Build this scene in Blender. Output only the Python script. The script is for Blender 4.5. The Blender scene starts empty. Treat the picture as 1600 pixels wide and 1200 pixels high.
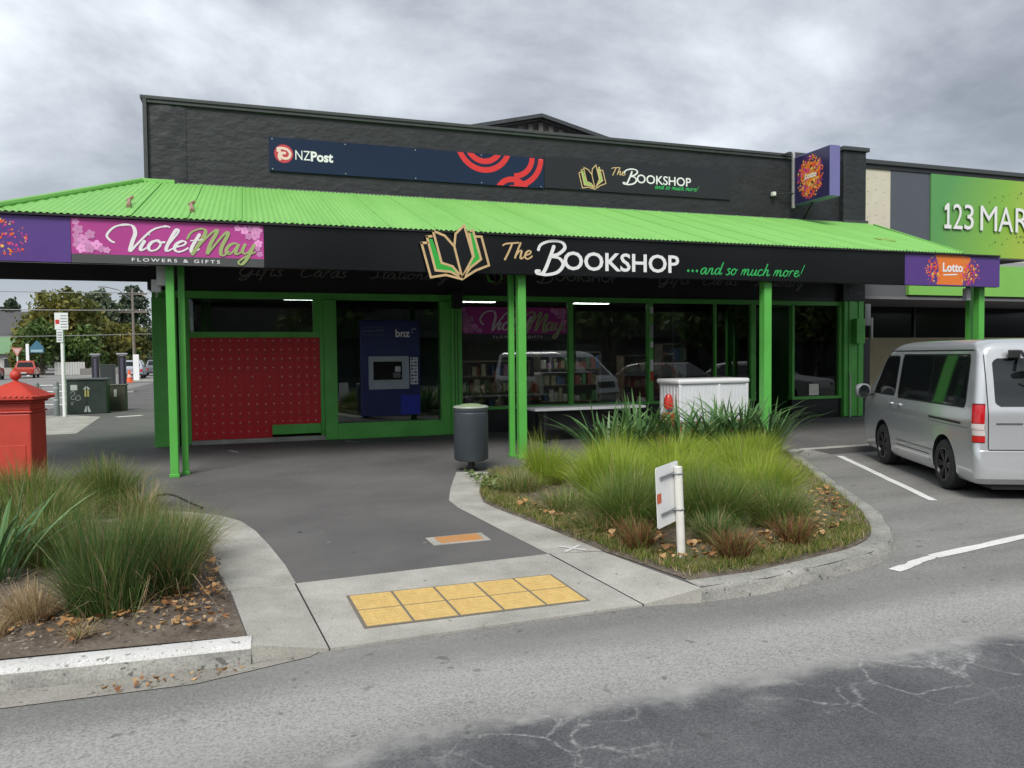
import bpy, bmesh, math, random
import numpy as np
from mathutils import Vector, Matrix
R_ = math.radians
random.seed(7)
rng = np.random.default_rng(11)
SC = bpy.context.scene
COL = SC.collection

# ------------------------------------------------------------------ camera
EYE = Vector((0.0, 0.0, 1.62))
PITCH = math.atan(44.0 / 1200.0)
YAW = math.pi / 2 - math.atan(3500.0 / 1200.0)
ROLL = 0.010
axis = Vector((math.sin(YAW) * math.cos(PITCH), math.cos(YAW) * math.cos(PITCH), -math.sin(PITCH)))
rt = Vector((math.cos(YAW), -math.sin(YAW), 0.0))
upv = rt.cross(axis)
cr, sr = math.cos(ROLL), math.sin(ROLL)
r2 = rt * cr - upv * sr
u2 = upv * cr + rt * sr
cam_d = bpy.data.cameras.new('camera')
cam_d.sensor_width = 36.0
cam_d.lens = 27.0
cam_d.clip_start = 0.05
cam_d.clip_end = 2000.0
cam = bpy.data.objects.new('camera', cam_d)
COL.objects.link(cam)
cam.matrix_world = Matrix(((r2.x, u2.x, -axis.x, EYE.x), (r2.y, u2.y, -axis.y, EYE.y),
                           (r2.z, u2.z, -axis.z, EYE.z), (0, 0, 0, 1)))
SC.camera = cam

# ------------------------------------------------------------------ overcast sky, soft sun, exposure
SUN_EL, SUN_AZ = R_(48), R_(208)
world = bpy.data.worlds.new('World')
SC.world = world
world.use_nodes = True
wn, wl = world.node_tree.nodes, world.node_tree.links
wn.clear()
def wnode(t, **kw):
    n = wn.new(t)
    for k, v in kw.items():
        setattr(n, k, v)
    return n
sky = wnode('ShaderNodeTexSky', sky_type='NISHITA', sun_disc=False)
sky.sun_elevation = SUN_EL
sky.sun_rotation = SUN_AZ
tc = wnode('ShaderNodeTexCoord')
sep = wnode('ShaderNodeSeparateXYZ')
wl.new(tc.outputs['Generated'], sep.inputs[0])
zc = wnode('ShaderNodeMath', operation='MAXIMUM'); wl.new(sep.outputs['Z'], zc.inputs[0]); zc.inputs[1].default_value = 0.0
za = wnode('ShaderNodeMath', operation='ADD'); wl.new(zc.outputs[0], za.inputs[0]); za.inputs[1].default_value = 0.24
dx = wnode('ShaderNodeMath', operation='DIVIDE'); wl.new(sep.outputs['X'], dx.inputs[0]); wl.new(za.outputs[0], dx.inputs[1])
dy = wnode('ShaderNodeMath', operation='DIVIDE'); wl.new(sep.outputs['Y'], dy.inputs[0]); wl.new(za.outputs[0], dy.inputs[1])
cmb = wnode('ShaderNodeCombineXYZ'); wl.new(dx.outputs[0], cmb.inputs[0]); wl.new(dy.outputs[0], cmb.inputs[1])
cmb.inputs[2].default_value = 3.7
n1 = wnode('ShaderNodeTexNoise'); n1.inputs['Scale'].default_value = 1.15; n1.inputs['Detail'].default_value = 9.0
n1.inputs['Roughness'].default_value = 0.60; n1.inputs['Distortion'].default_value = 0.25
wl.new(cmb.outputs[0], n1.inputs['Vector'])
n2 = wnode('ShaderNodeTexNoise'); n2.inputs['Scale'].default_value = 0.55; n2.inputs['Detail'].default_value = 4.0
wl.new(cmb.outputs[0], n2.inputs['Vector'])
mxn = wnode('ShaderNodeMath', operation='MULTIPLY_ADD'); wl.new(n2.outputs['Fac'], mxn.inputs[0]); mxn.inputs[1].default_value = 0.75
hl = wnode('ShaderNodeMath', operation='MULTIPLY'); wl.new(n1.outputs['Fac'], hl.inputs[0]); hl.inputs[1].default_value = 0.62
wl.new(hl.outputs[0], mxn.inputs[2])
rp = wnode('ShaderNodeValToRGB')
wl.new(mxn.outputs[0], rp.inputs[0])
els = rp.color_ramp.elements
els[0].position = 0.545; els[0].color = (0.135, 0.148, 0.170, 1)
els[1].position = 0.81; els[1].color = (0.54, 0.57, 0.60, 1)
e = els.new(0.625); e.color = (0.215, 0.234, 0.262, 1)
e = els.new(0.705); e.color = (0.345, 0.37, 0.40, 1)
# thin brighter veil low in the sky
hz = wnode('ShaderNodeMapRange'); wl.new(zc.outputs[0], hz.inputs['Value'])
hz.inputs['From Min'].default_value = 0.0; hz.inputs['From Max'].default_value = 0.30
hz.inputs['To Min'].default_value = 0.65; hz.inputs['To Max'].default_value = 0.0
mh = wnode('ShaderNodeMix', data_type='RGBA'); wl.new(hz.outputs[0], mh.inputs[0]); wl.new(rp.outputs[0], mh.inputs[6])
mh.inputs[7].default_value = (0.35, 0.38, 0.415, 1)
sc10 = wnode('ShaderNodeMix', data_type='RGBA', blend_type='MULTIPLY'); sc10.inputs[0].default_value = 1.0
wl.new(mh.outputs[2], sc10.inputs[6]); sc10.inputs[7].default_value = (9.2, 9.2, 9.2, 1)
ms = wnode('ShaderNodeMix', data_type='RGBA'); ms.inputs[0].default_value = 0.94
wl.new(sky.outputs[0], ms.inputs[6]); wl.new(sc10.outputs[2], ms.inputs[7])
bg = wnode('ShaderNodeBackground'); bg.inputs['Strength'].default_value = 0.1
wl.new(ms.outputs[2], bg.inputs['Color'])
wo = wnode('ShaderNodeOutputWorld'); wl.new(bg.outputs[0], wo.inputs['Surface'])

sun_d = bpy.data.lights.new('sun', 'SUN')
sun_d.energy = 1.5
sun_d.angle = R_(24)
sun_d.color = (1.0, 0.96, 0.9)
sun = bpy.data.objects.new('sun', sun_d)
COL.objects.link(sun)
sd = Vector((math.sin(SUN_AZ) * math.cos(SUN_EL), math.cos(SUN_AZ) * math.cos(SUN_EL), math.sin(SUN_EL)))
sun.rotation_euler = sd.to_track_quat('Z', 'Y').to_euler()
sun.location = (0, -5, 20)

vs = SC.view_settings
vs.view_transform = 'Standard'; vs.look = 'None'; vs.exposure = 1.05; vs.gamma = 1.0; vs.use_curve_mapping = False
SC.cycles.max_bounces = 7
SC.cycles.transparent_max_bounces = 12
SC.cycles.caustics_reflective = False
SC.cycles.caustics_refractive = False

# ------------------------------------------------------------------ materials
MATS = {}
def nmat(name):
    m = bpy.data.materials.new(name); m.use_nodes = True
    nt = m.node_tree
    return m, nt, nt.nodes, nt.links, nt.nodes['Principled BSDF']
def mat(name, c, rough=0.6, var=0.0, vscale=3.0, c2=None, bump=0.0, bscale=40.0, metal=0.0, emit=None, spec=0.5, coat=0.0, detail=5.0, stretch=None):
    if name in MATS: return MATS[name]
    m, nt, N, L, b = nmat(name)
    b.inputs['Roughness'].default_value = rough
    b.inputs['Metallic'].default_value = metal
    b.inputs['Specular IOR Level'].default_value = spec
    b.inputs['Coat Weight'].default_value = coat
    b.inputs['Coat Roughness'].default_value = 0.06
    c = tuple(c) + (1,)
    src = None
    if var or c2 or bump:
        t = N.new('ShaderNodeTexCoord')
        src = t.outputs['Object']
        if stretch:
            mp = N.new('ShaderNodeMapping'); mp.inputs['Scale'].default_value = stretch
            L.new(src, mp.inputs[0]); src = mp.outputs[0]
    if var or c2:
        n = N.new('ShaderNodeTexNoise'); n.inputs['Scale'].default_value = vscale; n.inputs['Detail'].default_value = detail
        n.inputs['Roughness'].default_value = 0.62
        L.new(src, n.inputs['Vector'])
        r = N.new('ShaderNodeValToRGB'); L.new(n.outputs['Fac'], r.inputs[0])
        a = c2 + (1,) if c2 else tuple(x * (1 - var) for x in c[:3]) + (1,)
        d = c if c2 else tuple(min(1, x * (1 + var)) for x in c[:3]) + (1,)
        r.color_ramp.elements[0].position = 0.32; r.color_ramp.elements[0].color = a
        r.color_ramp.elements[1].position = 0.68; r.color_ramp.elements[1].color = d
        L.new(r.outputs[0], b.inputs['Base Color'])
    else:
        b.inputs['Base Color'].default_value = c
    if bump:
        n2 = N.new('ShaderNodeTexNoise'); n2.inputs['Scale'].default_value = bscale; n2.inputs['Detail'].default_value = 6.0
        L.new(src, n2.inputs['Vector'])
        bp = N.new('ShaderNodeBump'); bp.inputs['Strength'].default_value = bump; bp.inputs['Distance'].default_value = 0.02
        L.new(n2.outputs['Fac'], bp.inputs['Height']); L.new(bp.outputs[0], b.inputs['Normal'])
    if emit:
        b.inputs['Emission Color'].default_value = tuple(emit[:3]) + (1,)
        b.inputs['Emission Strength'].default_value = emit[3]
    MATS[name] = m
    return m

def glass_mat(name, tint=(0.5, 0.55, 0.55), refl=1.0, rough=0.01):
    if name in MATS: return MATS[name]
    m, nt, N, L, b = nmat(name)
    N.remove(b)
    tr = N.new('ShaderNodeBsdfTransparent'); tr.inputs[0].default_value = tuple(tint) + (1,)
    gl = N.new('ShaderNodeBsdfGlossy'); gl.inputs['Roughness'].default_value = rough
    gl.inputs['Color'].default_value = (refl, refl, refl, 1)
    fr = N.new('ShaderNodeFresnel'); fr.inputs[0].default_value = 1.9
    mx = N.new('ShaderNodeMixShader')
    L.new(fr.outputs[0], mx.inputs[0]); L.new(tr.outputs[0], mx.inputs[1]); L.new(gl.outputs[0], mx.inputs[2])
    L.new(mx.outputs[0], N['Material Output'].inputs['Surface'])
    MATS[name] = m
    return m

def leaf_mat(name, ca, cb, cc=None, rough=0.55, trans=0.25):
    """foliage: colour differs leaf by leaf through a per-leaf random attribute"""
    if name in MATS: return MATS[name]
    m, nt, N, L, b = nmat(name)
    at = N.new('ShaderNodeAttribute'); at.attribute_name = 'tone'
    r = N.new('ShaderNodeValToRGB'); L.new(at.outputs['Fac'], r.inputs[0])
    r.color_ramp.elements[0].color = ca + (1,); r.color_ramp.elements[1].color = cb + (1,)
    if cc:
        e = r.color_ramp.elements.new(0.5); e.color = cc + (1,)
    L.new(r.outputs[0], b.inputs['Base Color'])
    b.inputs['Roughness'].default_value = rough
    b.inputs['Specular IOR Level'].default_value = 0.35
    tl = N.new('ShaderNodeBsdfTranslucent'); L.new(r.outputs[0], tl.inputs[0])
    mx = N.new('ShaderNodeMixShader'); mx.inputs[0].default_value = trans
    L.new(b.outputs[0], mx.inputs[1]); L.new(tl.outputs[0], mx.inputs[2])
    L.new(mx.outputs[0], N['Material Output'].inputs['Surface'])
    MATS[name] = m
    return m

# ------------------------------------------------------------------ object helpers
def tag(o, label=None, cat=None, group=None, kind=None):
    if label: o['label'] = label
    if cat: o['category'] = cat
    if group: o['group'] = group
    if kind: o['kind'] = kind
    return o
def thing(name, label, cat, loc=(0, 0, 0), rz=0.0, group=None):
    o = bpy.data.objects.new(name, None)
    o.empty_display_size = 0.2
    COL.objects.link(o)
    o.location = loc
    o.rotation_euler = (0, 0, rz)
    return tag(o, label, cat, group)
def link(name, me, parent=None, loc=(0, 0, 0), rot=(0, 0, 0), kind=None, label=None):
    o = bpy.data.objects.new(name, me)
    COL.objects.link(o)
    o.parent = parent
    o.location = loc
    o.rotation_euler = rot
    if kind: o['kind'] = kind
    if label: o['label'] = label
    return o
def copy_tree(o, parent=None):
    c = o.copy(); COL.objects.link(c)
    if parent: c.parent = parent
    for ch in list(o.children):
        copy_tree(ch, c)
    return c

class MB:
    """collects faces for ONE mesh object"""
    def __init__(s): s.v = []; s.f = []; s.m = []
    def face(s, pts, m=0):
        i = len(s.v); s.v += [tuple(p) for p in pts]; s.f.append(tuple(range(i, i + len(pts)))); s.m.append(m); return s
    def grid(s, rows, m=0, close=False):
        i = len(s.v); n = len(rows[0])
        for r in rows: s.v += [tuple(p) for p in r]
        for a in range(len(rows) - 1):
            for b in range(n if close else n - 1):
                c = (b + 1) % n
                s.f.append((i + a * n + b, i + a * n + c, i + (a + 1) * n + c, i + (a + 1) * n + b)); s.m.append(m)
        return s
    def box(s, x0, x1, y0, y1, z0, z1, m=0):
        i = len(s.v)
        s.v += [(x0, y0, z0), (x1, y0, z0), (x1, y1, z0), (x0, y1, z0), (x0, y0, z1), (x1, y0, z1), (x1, y1, z1), (x0, y1, z1)]
        for f in ((3, 2, 1, 0), (4, 5, 6, 7), (0, 1, 5, 4), (1, 2, 6, 5), (2, 3, 7, 6), (3, 0, 4, 7)):
            s.f.append(tuple(i + k for k in f)); s.m.append(m)
        return s
    def prism(s, poly, z0, z1, m=0, ms=None):
        """vertical prism over an (x,y) polygon given counter-clockwise"""
        n = len(poly); i = len(s.v)
        s.v += [(p[0], p[1], z0) for p in poly] + [(p[0], p[1], p[2] if len(p) > 2 else z1) for p in poly]
        s.f.append(tuple(i + n + k for k in range(n))); s.m.append(m)
        s.f.append(tuple(i + k for k in reversed(range(n)))); s.m.append(m)
        for k in range(n):
            j = (k + 1) % n
            s.f.append((i + k, i + j, i + n + j, i + n + k)); s.m.append(m if ms is None else ms)
        return s
    def tube(s, pts, r, n=8, m=0, cap=True):
        pts = [Vector(p) for p in pts]; rings = []
        for k, p in enumerate(pts):
            d = (pts[min(k + 1, len(pts) - 1)] - pts[max(k - 1, 0)]).normalized()
            a = d.orthogonal().normalized() if abs(d.z) > 0.99 else d.cross(Vector((0, 0, 1))).normalized()
            b = d.cross(a)
            rr = r[k] if isinstance(r, (list, tuple)) else r
            rings.append([tuple(p + (a * math.cos(t) + b * math.sin(t)) * rr) for t in [2 * math.pi * q / n for q in range(n)]])
        i = len(s.v)
        s.grid(rings, m, True)
        if cap:
            s.f.append(tuple(i + k for k in range(n))); s.m.append(m)
            e0 = i + (len(rings) - 1) * n
            s.f.append(tuple(e0 + k for k in reversed(range(n)))); s.m.append(m)
        return s
    def lathe(s, prof, n=24, c=(0, 0, 0), m=0, axis='z', cap=True):
        rows = []
        for (r, h) in prof:
            row = []
            for q in range(n):
                t = 2 * math.pi * q / n
                if axis == 'z': row.append((c[0] + r * math.cos(t), c[1] + r * math.sin(t), c[2] + h))
                elif axis == 'y': row.append((c[0] + r * math.cos(t), c[1] + h, c[2] + r * math.sin(t)))
                else: row.append((c[0] + h, c[1] + r * math.cos(t), c[2] + r * math.sin(t)))
            rows.append(row)
        i = len(s.v)
        s.grid(rows, m, True)
        if cap:
            s.f.append(tuple(i + k for k in range(n))); s.m.append(m)
            e0 = i + (len(rows) - 1) * n
            s.f.append(tuple(e0 + k for k in reversed(range(n)))); s.m.append(m)
        return s
    def mesh(s, name, mats, smooth=False, fix=True, sharp=40):
        me = bpy.data.meshes.new(name)
        me.from_pydata(s.v, [], s.f)
        for mm in (mats if isinstance(mats, (list, tuple)) else [mats]): me.materials.append(mm)
        if any(s.m): me.polygons.foreach_set('material_index', s.m)
        if fix:
            bm = bmesh.new(); bm.from_mesh(me)
            bmesh.ops.remove_doubles(bm, verts=bm.verts, dist=0.00005)
            bmesh.ops.recalc_face_normals(bm, faces=bm.faces)
            bm.to_mesh(me); bm.free()
        if smooth:
            me.polygons.foreach_set('use_smooth', [True] * len(me.polygons))
            me.set_sharp_from_angle(angle=R_(sharp))
        me.update()
        return me
    def build(s, name, mats, parent=None, smooth=False, bevel=0.0, kind=None, label=None, loc=None, rot=(0, 0, 0), fix=True, sharp=40):
        """vertices are in world metres unless loc is given; a parent's position is subtracted"""
        if loc is None:
            loc = (0, 0, 0)
            if parent is not None and not any(parent.rotation_euler):
                q = parent; off = Vector((0, 0, 0))
                while q is not None:
                    off += Vector(q.location); q = q.parent
                s.v = [(x - off.x, y - off.y, z - off.z) for (x, y, z) in s.v]
        me = s.mesh(name, mats, smooth, fix, sharp)
        o = link(name, me, parent, loc, rot, kind, label)
        if bevel:
            md = o.modifiers.new('bevel', 'BEVEL'); md.width = bevel; md.segments = 2; md.limit_method = 'ANGLE'
            md.harden_normals = False
        return o

def bx(name, b, m, parent, bevel=0.006, label=None):
    return MB().box(*b).build(name, m, parent, bevel=bevel, label=label)

# flat print: text and brush strokes laid on a plane (O origin, U right, V up, Nn towards the viewer)
class Plane:
    def __init__(s, O, U=(1, 0, 0), V=(0, 0, 1)):
        s.O = Vector(O); s.U = Vector(U); s.V = Vector(V); s.N = s.U.cross(s.V)
    def p(s, u, v, d=0.0): return tuple(s.O + s.U * u + s.V * v + s.N * d)

_txt = {}
def text2d(body, shear=0.0, bold=0.0, space=1.0):
    k = (body, shear, bold, space)
    if k in _txt: return _txt[k]
    cu = bpy.data.curves.new('t', 'FONT'); cu.body = body; cu.shear = shear; cu.offset = bold
    cu.space_character = space; cu.resolution_u = 3; cu.fill_mode = 'FRONT'
    o = bpy.data.objects.new('t', cu); COL.objects.link(o)
    bpy.context.view_layer.update()
    me = o.to_mesh()
    vs_ = [(v.co.x, v.co.y) for v in me.vertices]; fs = [tuple(p.vertices) for p in me.polygons]
    o.to_mesh_clear()
    bpy.data.objects.remove(o); bpy.data.curves.remove(cu)
    _txt[k] = (vs_, fs)
    return _txt[k]
def put_text(mb, pl, body, u0, u1, v0, v1=None, d=0.004, m=0, shear=0.0, bold=0.0, space=1.0, flip=False):
    vs_, fs = text2d(body, shear, bold, space)
    xs = [a for a, _ in vs_]; ys = [b for _, b in vs_]
    sx = (u1 - u0) / (max(xs) - min(xs))
    sy = sx if v1 is None else (v1 - v0) / (max(ys) - min(ys))
    i = len(mb.v)
    for (a, b) in vs_:
        mb.v.append(pl.p(u0 + (a - min(xs)) * sx, v0 + (b - (min(ys) if v1 is not None else 0)) * sy, d))
    for f in fs:
        mb.f.append(tuple(i + k for k in f)); mb.m.append(m)
def spline(pts, n=7):
    P = [Vector(p) for p in pts]
    if len(P) < 3: return P
    out = []
    for k in range(len(P) - 1):
        p0 = P[max(k - 1, 0)]; p1 = P[k]; p2 = P[k + 1]; p3 = P[min(k + 2, len(P) - 1)]
        for q in range(n):
            t = q / n
            out.append(0.5 * ((2 * p1) + (p2 - p0) * t + (2 * p0 - 5 * p1 + 4 * p2 - p3) * t * t + (3 * p1 - p0 - 3 * p2 + p3) * t ** 3))
    out.append(P[-1])
    return out
def stroke(mb, pl, pts, w, d=0.004, m=0, thin=0.45, n=7, pen=(0.55, 0.83)):
    """brush stroke: a slanted pen makes down strokes heavy and cross strokes fine"""
    c = spline(pts, n)
    L_, R2 = [], []
    for k, p in enumerate(c):
        t = c[min(k + 1, len(c) - 1)] - c[max(k - 1, 0)]
        if t.length < 1e-9: t = Vector((1, 0))
        t = t.normalized()
        press = abs(t.x * pen[0] * 0.4 + t.y * pen[1]) if t.y < 0.2 else abs(t.y) * 0.35
        ww = w * (thin + (1 - thin) * min(1.0, press)) * 0.5
        if k == 0 or k == len(c) - 1: ww *= 0.55
        nn = Vector((-t.y, t.x)) * ww
        dd = d + 0.0015 * k / len(c)
        L_.append(pl.p(p.x + nn.x, p.y + nn.y, dd)); R2.append(pl.p(p.x - nn.x, p.y - nn.y, dd))
    mb.grid([L_, R2], m)
SCRIPT = {
 'a': (1.12, [[(.82, .78), (.58, 1.0), (.22, .82), (.06, .38), (.22, .03), (.5, .15), (.84, .95)], [(.84, .95), (.76, .25), (.9, .02), (1.2, .3)]]),
 'c': (.95, [[(.78, .8), (.55, 1.0), (.2, .8), (.06, .35), (.25, .02), (.6, .08), (.98, .35)]]),
 'd': (1.15, [[(.8, .8), (.55, 1.0), (.2, .8), (.06, .35), (.22, .03), (.52, .15), (.85, .95), (1.05, 2.0)], [(1.05, 2.0), (.8, .35), (.92, .02), (1.2, .3)]]),
 'e': (.9, [[(.1, .45), (.55, .6), (.68, .88), (.45, 1.0), (.15, .75), (.08, .3), (.32, .0), (.65, .1), (.95, .4)]]),
 'f': (.8, [[(.95, 1.8), (.75, 2.05), (.55, 1.7), (.3, .4), (.05, -.75)], [(.05, .95), (.85, 1.1)]]),
 'g': (1.1, [[(.82, .78), (.55, 1.0), (.2, .8), (.08, .4), (.28, .08), (.6, .3), (.85, .95), (.6, -.4), (.25, -.8), (.05, -.5), (.6, -.05), (1.1, .3)]]),
 'h': (1.1, [[(.45, 2.0), (.2, .9), (.02, 0)], [(.08, .3), (.4, .9), (.68, .95), (.66, .5), (.66, .08), (.85, .02), (1.12, .3)]]),
 'i': (.55, [[(.28, .95), (.15, .3), (.24, .02), (.55, .3)], [(.42, 1.42), (.46, 1.52)]]),
 'k': (1.0, [[(.45, 2.0), (.2, .9), (.02, 0)], [(.8, 1.0), (.2, .5), (.75, .02), (1.0, .2)]]),
 'l': (.6, [[(.1, .3), (.55, 1.55), (.6, 2.0), (.4, 1.9), (.18, .5), (.26, .03), (.6, .3)]]),
 'm': (1.6, [[(.2, 1.0), (.02, 0)], [(.08, .35), (.42, .95), (.6, .85), (.48, 0)], [(.55, .35), (.9, .95), (1.1, .85), (1.05, .15), (1.25, .02), (1.6, .3)]]),
 'n': (1.1, [[(.2, 1.0), (.02, 0)], [(.08, .35), (.42, .95), (.66, .85), (.6, .15), (.78, .02), (1.1, .3)]]),
 'o': (1.0, [[(.55, 1.0), (.2, .82), (.06, .38), (.25, .02), (.6, .15), (.75, .6), (.55, 1.0), (.65, .8), (1.0, .85)]]),
 'r': (.85, [[(.22, 1.0), (.04, 0)], [(.1, .4), (.4, .95), (.72, .95)]]),
 's': (.8, [[(.7, .9), (.45, 1.02), (.22, .8), (.5, .5), (.55, .18), (.28, .0), (.0, .12)], [(.5, .12), (.8, .3)]]),
 't': (.7, [[(.5, 1.75), (.25, .55), (.28, .05), (.48, .05), (.75, .35)], [(.02, 1.05), (.85, 1.2)]]),
 'u': (1.1, [[(.22, 1.0), (.08, .3), (.22, .02), (.5, .2), (.82, 1.0)], [(.82, 1.0), (.7, .25), (.82, .02), (1.1, .3)]]),
 'y': (1.1, [[(.2, 1.0), (.1, .4), (.28, .1), (.55, .25), (.85, 1.0)], [(.85, 1.0), (.62, -.2), (.3, -.85), (.02, -.65), (.5, -.1), (1.1, .3)]]),
 '!': (.6, [[(.62, 2.0), (.25, .5)], [(.14, .05), (.17, .15)]]),
 '.': (.5, [[(.12, .02), (.26, .1)]]),
 ' ': (.65, []),
 'C': (1.6, [[(1.5, 1.6), (1.25, 1.95), (.7, 1.6), (.15, .8), (.2, .1), (.75, .0), (1.5, .4)]]),
 'G': (1.7, [[(1.5, 1.6), (1.25, 1.95), (.7, 1.6), (.15, .8), (.25, .1), (.8, .1), (1.25, .8), (1.3, .85), (1.0, -.4), (.5, -.75), (.2, -.5), (1.0, .0), (1.7, .3)]]),
 'S': (1.4, [[(1.4, 1.7), (1.1, 1.98), (.7, 1.65), (.85, 1.1), (.85, .4), (.4, .0), (.0, .3)], [(.9, .15), (1.4, .3)]]),
 'T': (1.5, [[(-.1, 1.5), (.25, 1.75), (1.0, 1.85), (1.75, 1.95)], [(.98, 1.85), (.75, .9), (.38, -.25)]]),
 'B': (1.75, [[(.95, 1.75), (.72, .9), (.42, .05), (.1, -.05), (.0, .12), (.25, .12)], [(.05, 1.35), (.2, 1.75), (.75, 2.0), (1.35, 1.95), (1.55, 1.6), (1.2, 1.2), (.72, 1.05), (1.25, .95), (1.5, .55), (1.2, .08), (.6, -.1), (.1, -.05)]]),
 'V': (1.9, [[(.32, .62), (.12, .78), (-.05, 1.2), (.25, 1.85), (.85, 2.0), (1.08, 1.45), (1.02, .7), (1.0, .0), (1.25, .6), (1.75, 1.65), (2.25, 2.0), (2.5, 1.95)]]),
 'M': (2.7, [[(.1, 1.2), (.35, 1.8), (.95, 2.1), (1.2, 1.8), (.85, .8), (.5, -.05)], [(.5, -.05), (1.1, 1.1), (1.75, 2.0), (1.9, 1.9), (1.55, .8), (1.45, .05)], [(1.45, .05), (1.9, .9), (2.45, 1.85), (2.6, 1.7), (2.3, .7), (2.3, .1), (2.5, .02), (2.8, .35)]]),
}
def put_script(mb, pl, word, u0, u1, v0, xh, w, d=0.004, m=0, shear=0.12, thin=0.45):
    tot = sum(SCRIPT[ch][0] for ch in word)
    s = (u1 - u0) / tot
    x = 0.0
    for k, ch in enumerate(word):
        adv, strokes = SCRIPT[ch]
        for q, st in enumerate(strokes):
            stroke(mb, pl, [(u0 + (x + a + b * shear) * s, v0 + b * xh) for a, b in st], w, d + 0.0022 * q + 0.0011 * (k % 2), m, thin)
        x += adv
def polyline(mb, pl, pts, w, d, m=0):
    for k in range(len(pts) - 1):
        a, b = Vector(pts[k]), Vector(pts[k + 1]); t = (b - a)
        if t.length < 1e-6: continue
        t.normalize(); n = Vector((-t.y, t.x)) * w * .5; e_ = t * w * .35
        q = d + 0.0003 * (k % 4)
        mb.face([pl.p(*(a - e_ + n), q), pl.p(*(a - e_ - n), q), pl.p(*(b + e_ - n), q), pl.p(*(b + e_ + n), q)], m)
def poly2d(mb, pl, pts, d, m=0): mb.face([pl.p(a, b, d) for a, b in pts], m)
def disc(mb, pl, cx, cy, r, d, m=0, n=28, r0=0.0, a0=0.0, a1=2 * math.pi, sx=1.0):
    if r0 <= 0: poly2d(mb, pl, [(cx + sx * r * math.cos(a0 + (a1 - a0) * k / n), cy + r * math.sin(a0 + (a1 - a0) * k / n)) for k in range(n)], d, m)
    else:
        A = [pl.p(cx + sx * r * math.cos(a0 + (a1 - a0) * k / n), cy + r * math.sin(a0 + (a1 - a0) * k / n), d) for k in range(n + 1)]
        B = [pl.p(cx + sx * r0 * math.cos(a0 + (a1 - a0) * k / n), cy + r0 * math.sin(a0 + (a1 - a0) * k / n), d) for k in range(n + 1)]
        mb.grid([A, B], m)
def flower(mb, pl, cx, cy, r, d, m=0):
    a0 = random.random() * 6
    pts = []
    for k in range(40):
        t = a0 + 2 * math.pi * k / 40
        pts.append((cx + r * (.68 + .32 * abs(math.cos(2.5 * (t - a0)))) * math.cos(t), cy + r * (.68 + .32 * abs(math.cos(2.5 * (t - a0)))) * math.sin(t)))
    poly2d(mb, pl, pts, d, m)
def open_book(mb, pl, x0, x1, z0, z1, d, w, gold, black, green):
    """open-book emblem, measured in a unit box"""
    S = lambda L_: [(x0 + a * (x1 - x0), z0 + b * (z1 - z0)) for a, b in L_]
    outL = S([(.0, .64), (.13, .02), (.32, .075), (.45, .06), (.59, .0), (.58, .1), (.24, .55), (.1, .66)])
    for q_, P_ in enumerate(([(.0, .64), (.13, .02), (.35, .07), (.59, .0), (.20, .15), (.09, .65)], [(.08, .76), (.20, .13), (.42, .12), (.59, .02), (.29, .29), (.16, .77)],
               [(.17, .87), (.29, .28), (.45, .22), (.59, .02), (.48, .60), (.34, .79)], [(.50, .83), (.48, .60), (.59, .02), (.76, .42), (.63, 1.0)],
               [(.68, .88), (.76, .42), (.59, .02), (.72, .22), (.88, .38), (.76, .92)], [(.76, .82), (.88, .38), (.72, .20), (.59, .0), (.80, .16), (1.0, .27), (.89, .80)])):
        poly2d(mb, pl, S(P_), d + .0002 * q_, black)
    poly2d(mb, pl, S([(.11, .72), (.16, .72), (.28, .29), (.42, .24), (.59, .05), (.40, .13), (.21, .16)]), d + .002, green)
    poly2d(mb, pl, S([(.71, .84), (.77, .88), (.87, .38), (.74, .27), (.60, .06), (.68, .22), (.77, .40)]), d + .002, green)
    for L_ in ([(.0, .64), (.13, .02), (.35, .07), (.59, .0), (.80, .17), (1.0, .27), (.89, .80), (.80, .80)],
               [(.0, .64), (.09, .65)], [(.08, .76), (.20, .15), (.42, .13), (.59, .03)], [(.08, .76), (.15, .77)],
               [(.17, .87), (.29, .29), (.45, .23), (.59, .03)], [(.17, .87), (.34, .79), (.48, .60), (.59, .03)],
               [(.48, .60), (.50, .83), (.63, 1.0), (.76, .42), (.60, .04)], [(.70, .88), (.76, .92), (.88, .38), (.72, .22), (.60, .03)], [(.70, .88), (.77, .42)]):
        polyline(mb, pl, S(L_), w, d + .004, gold)
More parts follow.
